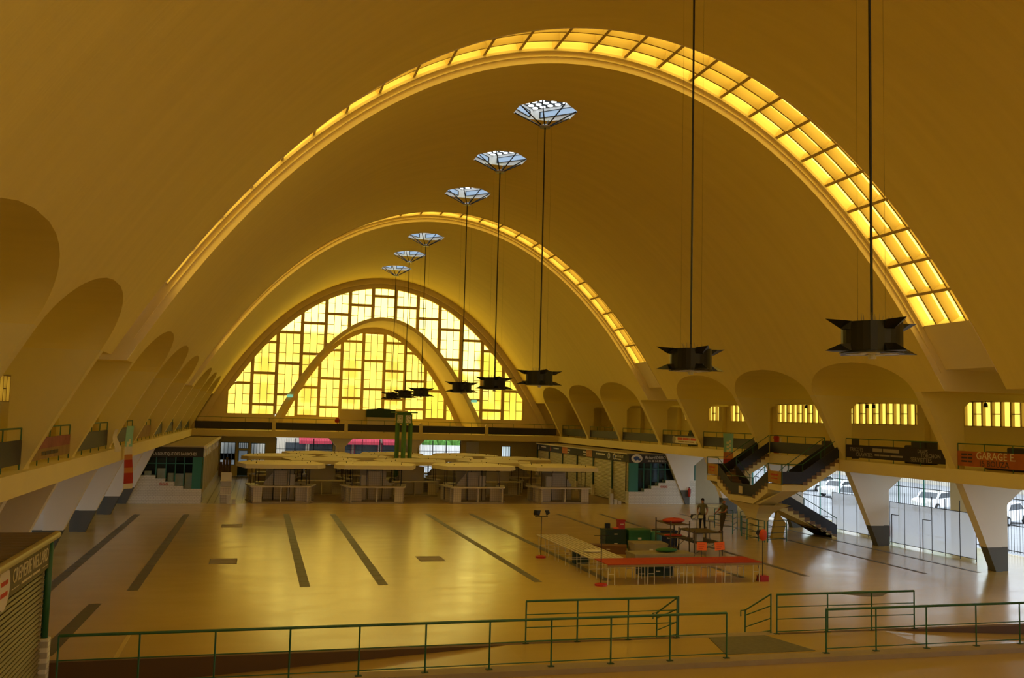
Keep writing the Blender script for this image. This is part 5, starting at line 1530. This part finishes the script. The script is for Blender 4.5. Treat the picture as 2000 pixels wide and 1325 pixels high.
# ================================================================== OUTSIDE
M['stone'] = mat('pale_stone_front', (0.55, 0.50, 0.42), 0.85, var=.12, scale=.8)
M['awn'] = mat('red_awning', (0.42, 0.03, 0.06), 0.7); M['hedge'] = mat('hedge_green', (0.12, 0.30, 0.05), 0.9, var=.5, scale=3)
M['maroon'] = mat('maroon_joinery', (0.13, 0.012, 0.02), 0.5); M['shopglass'] = mat('street_shop_glass', (0.06, 0.07, 0.08), 0.1)
t = thing('street_cafe', 'stone fronted street cafe with red awnings seen through the gates', 'building', (8, 108.5, -.32))
MB().box(-12, 18.2, 108.5, 116, -.32, 12.5).build('wall', M['stone'], t)
MB().prism([(-12.3, 12.5), (18.5, 12.5), (16.5, 15.0), (-10, 15.0)], 'y', 108.3, 116).build('roof', M['asphalt'], t)
for i, (a, c) in enumerate(((2.9, 5.2), (5.5, 8.4), (8.8, 10.2), (10.6, 13.2), (13.7, 16.6), (-4, 0), (-9, -5))):
    MB().box(a, c, 108.38, 108.5, -.1, 2.5).build('shop_window', M['shopglass'], t)
    MB().box(a - .08, a + .05, 108.3, 108.5, -.3, 2.6).build('jamb', M['maroon'] if 8 < a < 14 else M['stone'], t); MB().box(c - .05, c + .08, 108.3, 108.5, -.3, 2.6).build('jamb', M['maroon'] if 8 < a < 14 else M['stone'], t)
for a, c in ((4.4, 8.7), (9.2, 13.4), (13.7, 17.4)):
    aw = MB().prism([(108.5, 3.35), (107.3, 2.75), (107.3, 2.42), (107.35, 2.42), (108.5, 3.0)], 'x', a, c).build('awning', M['awn'], t)
for k in range(6):
    for j in range(3): 
        w_ = MB().box(-10 + k * 4.8, -8.6 + k * 4.8, 108.42, 108.5, 4.2 + j * 2.9, 6.2 + j * 2.9).build('window', M['shopglass'], t)
tag(MB().box(18.6, 46, 112.2, 112.5, -.32, 2.35).build('boundary_wall', M['white']), 'white boundary wall across the street', 'wall')
hb = MB(); rnd = random.Random(3)
for i in range(60):
    hb.ell((19.6 + i * .45, 113.7 + rnd.uniform(-.3, .3), 2.5 + rnd.uniform(-.2, .5)), (rnd.uniform(.4, .7), .5, rnd.uniform(.4, .8)), 6, 4)
    hb.ell((19.6 + i * .45, 113.7, .9), (.6, .5, 1.25), 6, 4)
tag(hb.build('hedge', M['hedge']), 'green hedge above the white boundary wall', 'hedge')
def tree(label, x, y, h, r):
    t = thing('street_tree', label, 'tree', (x, y, -.32), group='trees beyond the hall')
    MB().tube((x, y, -.32), (x, y, h * .5), .22, 8, .14).build('trunk', M['brbox'], t)
    f_ = MB(); rn = random.Random(int(x * 7 + y))
    for i in range(26):
        a = rn.random() * 6.28; q = rn.random() ** .5 * r; f_.ell((x + q * cos(a), y + q * sin(a), h * .7 + rn.uniform(-.35, .35) * h), (r * .42, r * .42, r * .36), 6, 4)
    f_.build('foliage', M['hedge'], t)
for x, y, h, r in ((22.5, 121, 12, 3.2), (31.5, 120, 13, 3.2), (40.5, 122, 13, 3.2)): tree('leafy street tree standing beyond the boundary wall, %s from the cafe' % ORD[int((x - 22) / 9)], x, y, h, r)
t = thing('town_house', 'pale town house beyond the white boundary wall', 'building', (30, 130, -.32)); MB().box(19, 60, 130, 140, -.32, 9).build('wall', M['stone'], t); MB().prism([(130, 9), (140, 9), (135, 12)], 'x', 19, 60).build('roof', M['asphalt'], t)
M['carw'] = mat('white_car_paint', (0.85, 0.87, 0.9), 0.25, coat=.5); M['cars'] = mat('silver_car_paint', (0.5, 0.52, 0.55), 0.25, metal=.4); M['tyre'] = mat('tyre_rubber', (0.02, 0.02, 0.02), .8)
def car(label, x, y, rz, m_):
    t = thing('parked_car', label, 'car', (x, y, -.32), rz)
    bod = [(-2.1, .3), (-2.15, .62), (-1.95, .88), (-1.2, .95), (-.75, 1.4), (.75, 1.46), (1.45, 1.0), (2.0, .9), (2.15, .65), (2.1, .3)]
    lp(MB().prism(bod, 'y', -.82, .82), 'body', m_, t)
    gw_ = [(-1.1, .97), (-.7, 1.34), (.70, 1.39), (1.28, 1.0)]
    lp(MB().prism(gw_, 'y', -.835, .835), 'side_windows', M['shopglass'], t)
    lp(MB().add([(-1.22, -.7, .97), (-1.22, .7, .97), (-.79, .62, 1.37), (-.79, -.62, 1.37)], [(0, 1, 2, 3)]), 'windscreen', M['shopglass'], t)
    for sx in (-1.35, 1.35):
        for sy in (-.84, .84):
            wh = lp(MB().lathe([(.31, -.09), (.31, .09)], (sx, sy, .31), 16, 'y'), 'wheel', M['tyre'], t); lp(MB().lathe([(.18, -.1), (.18, .1)], (sx, sy, .31), 10, 'y'), 'hub_cap', M['cars'], wh)
    for sy in (-.6, .6): lp(MB().box(-2.17, -2.1, sy - .16, sy + .16, .62, .78), 'headlamp', M['lens'], t)
    return t
car('white car parked beyond the gate with the long screen', 50, 61.5, radians(25), M['carw'])
car('silver car parked beside the white car outside the gates', 46.5, 66.5, radians(25), M['cars'])
car('white car glimpsed beyond the gate behind the staircase', 50, 73.5, radians(20), M['carw'])
car('white car parked furthest along the side street', 52, 80, radians(20), M['carw'])
car('white car parked beyond the gate at the side end of the hall', 48, 52.5, radians(25), M['carw'])
car('white car parked before the white boundary wall', 21.5, 104, 0, M['carw'])
car('pale car standing outside the cafe by the street gate', 8.2, 102.5, radians(180), M['carw'])
car('white car outside the gate beside the back door', 2.2, 103.5, 0, M['carw'])
t = thing('side_street_house', 'pale house row across the side street beyond the cars', 'building', (72, 75, -.32))
MB().box(72, 84, 30, 140, -.32, 8).build('wall', M['stone'], t)
MB().box(71.8, 84.2, 30, 140, 8, 8.3).build('roof', M['asphalt'], t)
for k in range(16):
    MB().box(71.93, 72, 34 + k * 6, 35.6 + k * 6, .9, 2.6).build('window', M['shopglass'], t)
for k in range(3): tree('leafy street tree among the parked cars', 56 + k, 66 + k * 11, 6, 2.0)

# ================================================================== THE TWO MEN
import bmesh
def person(label, loc, rz, P, bones, fingers, cols, hair):
    """P: joint name -> (x,y,z,r); one skinned, continuous body mesh"""
    names = list(P); idx = {n: i for i, n in enumerate(names)}
    vs_ = [P[n][:3] for n in names]; rs = [P[n][3] for n in names]; es = [(idx[a], idx[b_]) for a, b_, _ in bones]
    bm_ = [c for _, _, c in bones]
    for side, (wr, palm, dirs) in fingers.items():
        for k, (dx, dy, dz, L_) in enumerate(dirs):
            base = Vector(P[palm][:3]); dv = Vector((dx, dy, dz)).normalized()
            prev = idx[palm]
            for j, (f, r_) in enumerate(((.35, .0105), (.7, .0095), (1.0, .008))):
                bend = Vector((0, -.012 * j * j, 0))
                vs_.append(tuple(base + dv * L_ * f + bend)); rs.append(r_)
                es.append((prev, len(vs_) - 1)); bm_.append('skin'); prev = len(vs_) - 1
    me = bpy.data.meshes.new('person_skeleton'); me.from_pydata(vs_, es, [])
    o = bpy.data.objects.new('person', me); COL.objects.link(o)
    bpy.context.view_layer.update()
    sk = o.modifiers.new('skin', 'SKIN'); sk.use_smooth_shade = True; sk.branch_smoothing = .4
    for i, r_ in enumerate(rs): me.skin_vertices[0].data[i].radius = (r_, r_ * (.78 if names[i] in ('spine', 'chest', 'belly', 'pelvis') else 1.0) if i < len(names) else r_)
    me.skin_vertices[0].data[idx['pelvis']].use_root = True
    sb = o.modifiers.new('smooth', 'SUBSURF'); sb.levels = 1; sb.render_levels = 1
    dg = bpy.context.evaluated_depsgraph_get(); bpy.context.view_layer.update()
    nm = bpy.data.meshes.new_from_object(o.evaluated_get(dg)); o.modifiers.clear()
    o.data = nm; bpy.data.meshes.remove(me)
    ms = ['skin', 'shirt', 'trousers', 'shoe']
    nm.materials.clear()
    for k in ms: nm.materials.append(cols[k])
    segs = [(Vector(vs_[a]), Vector(vs_[b_]), c, rs[a], rs[b_]) for (a, b_), c in zip(es, bm_)]
    for p in nm.polygons:
        c = p.center; best = None
        for a, b_, m_, ra, rb in segs:
            d = b_ - a; t_ = max(0, min(1, (c - a).dot(d) / max(1e-9, d.length_squared))); dd = (c - (a + d * t_)).length / (ra + (rb - ra) * t_)
            if best is None or dd < best[0]: best = (dd, m_)
        p.material_index = ms.index(best[1]); p.use_smooth = True
    o.location = loc; o.rotation_euler = (0, 0, rz)
    tag(o, label, 'person')
    h = Vector(P['head'][:3])
    if hair:
        hm = MB()
        hm.ell((h.x, h.y + .018, h.z + .045), (.088, .098, .085), 12, 8)
        lp(hm, 'hair', hair, o)
    for s in (-1, 1):
        lp(MB().ell((h.x + s * .032, h.y - .086, h.z + .005), (.012, .010, .009), 8, 5), 'eye', M['ink_dark'], o)
        lp(MB().ell((h.x + s * .084, h.y + .005, h.z - .008), (.014, .022, .032), 8, 5), 'ear', cols['skin'], o)
    lp(MB().add([(h.x - .014, h.y - .085, h.z - .025), (h.x + .014, h.y - .085, h.z - .025), (h.x, h.y - .112, h.z - .022), (h.x, h.y - .082, h.z + .014)], [(0, 1, 2), (0, 2, 3), (1, 3, 2), (0, 3, 1)]), 'nose', cols['skin'], o)
    lp(MB().box(h.x - .024, h.x + .024, h.y - .084, h.y - .074, h.z - .056, h.z - .049), 'mouth', M['redc'], o)
    return o
sk_ = mat('skin_tone', (0.42, 0.22, 0.14), 0.55)
BON = [('pelvis', 'belly', 'shirt'), ('belly', 'spine', 'shirt'), ('spine', 'chest', 'shirt'), ('chest', 'neck', 'shirt'), ('neck', 'jaw', 'skin'), ('jaw', 'head', 'skin'), ('head', 'crown', 'skin')]
for s in 'LR':
    BON += [('chest', 'sh' + s, 'shirt'), ('sh' + s, 'ua' + s, 'shirt'), ('ua' + s, 'el' + s, 'skin'), ('el' + s, 'wr' + s, 'skin'), ('wr' + s, 'pa' + s, 'skin'),
            ('pelvis', 'hip' + s, 'trousers'), ('hip' + s, 'kn' + s, 'trousers'), ('kn' + s, 'an' + s, 'trousers'), ('an' + s, 'he' + s, 'shoe'), ('an' + s, 'toe' + s, 'shoe')]
def joints(lean=(0, 0), armL=None, armR=None, footL=(.1, 0), footR=(-.1, 0), head=(0, 0)):
    lx, ly = lean
    def at_(z): return (lx * z / 1.74, ly * z / 1.74)
    P = {}
    def put(n, x, y, z, r):
        ox, oy = at_(z); P[n] = (x + ox, y + oy, z, r)
    put('pelvis', 0, 0, .96, .155); put('belly', 0, -.02, 1.08, .165); put('spine', 0, -.01, 1.22, .165); put('chest', 0, 0, 1.36, .16)
    put('neck', 0, 0, 1.48, .06); put('jaw', head[0], -.02 + head[1], 1.565, .072); put('head', head[0], -.01 + head[1], 1.635, .088); put('crown', head[0], 0 + head[1], 1.70, .066)
    for s, sg in (('L', 1), ('R', -1)):
        put('sh' + s, sg * .19, 0, 1.40, .075)
        A_ = armL if s == 'L' else armR
        for n, (x, y, z), r in zip(('ua', 'el', 'wr', 'pa'), A_, (.062, .046, .032, .034)): put(n + s, x, y, z, r)
        put('hip' + s, sg * .095, 0, .88, .105)
        fx, fy = footL if s == 'L' else footR
        P['kn' + s] = ((P['hip' + s][0] + fx) / 2, (P['hip' + s][1] + fy) / 2 - .03, .49, .066)
        P['an' + s] = (fx, fy, .085, .045); P['he' + s] = (fx, fy + .05, .045, .044); P['toe' + s] = (fx + sg * .03, fy - .17, .036, .036)
    return P
def hand(dx, dy, dz, side):
    return [(dx + .25 * side, dy - .1, dz, .075), (dx + .1, dy, dz, .105), (dx, dy - .05, dz, .115), (dx - .1, dy, dz, .108), (dx - .22, dy, dz, .085)]
P1 = joints(armL=((.235, 0, 1.24), (.27, .02, 1.10), (.20, -.16, .93), (.15, -.20, .88)), armR=((-.235, 0, 1.24), (-.27, .02, 1.10), (-.22, -.12, .92), (-.18, -.16, .86)), footL=(.13, -.03), footR=(-.11, .02), head=(.01, 0))
person('person in grey green short sleeved shirt and dark trousers beside the floodlights', (23.55, 47.3, 0), radians(-22), P1, BON,
       {'L': ('wrL', 'paL', hand(-.3, -.3, -1, -1)), 'R': ('wrR', 'paR', hand(.3, -.3, -1, 1))},
       {'skin': sk_, 'shirt': mat('grey_green_shirt', (0.20, 0.20, 0.13), .9), 'trousers': mat('dark_trousers', (0.012, 0.013, 0.022), .9), 'shoe': M['black']}, mat('dark_hair', (0.02, 0.013, 0.01), .8))
P2 = joints(lean=(.0, .26), armL=((.235, -.04, 1.26), (.24, -.14, 1.10), (.12, -.36, 1.08), (.08, -.44, 1.06)), armR=((-.235, -.06, 1.26), (-.25, -.18, 1.12), (-.16, -.42, 1.04), (-.14, -.50, 1.00)), footL=(.06, -.04), footR=(-.10, .10), head=(0, -.03))
person('bald person in olive shirt and brown trousers, arms held out beside the barriers', (24.3, 46.55, 0), radians(-72), P2, BON,
       {'L': ('wrL', 'paL', hand(0, -1, -.2, 1)), 'R': ('wrR', 'paR', hand(0, -1, -.3, -1))},
       {'skin': mat('ruddy_skin', (0.46, 0.19, 0.11), .55), 'shirt': mat('olive_shirt', (0.11, 0.10, 0.05), .9), 'trousers': mat('brown_trousers', (0.085, 0.062, 0.028), .9), 'shoe': M['brbox']}, None)
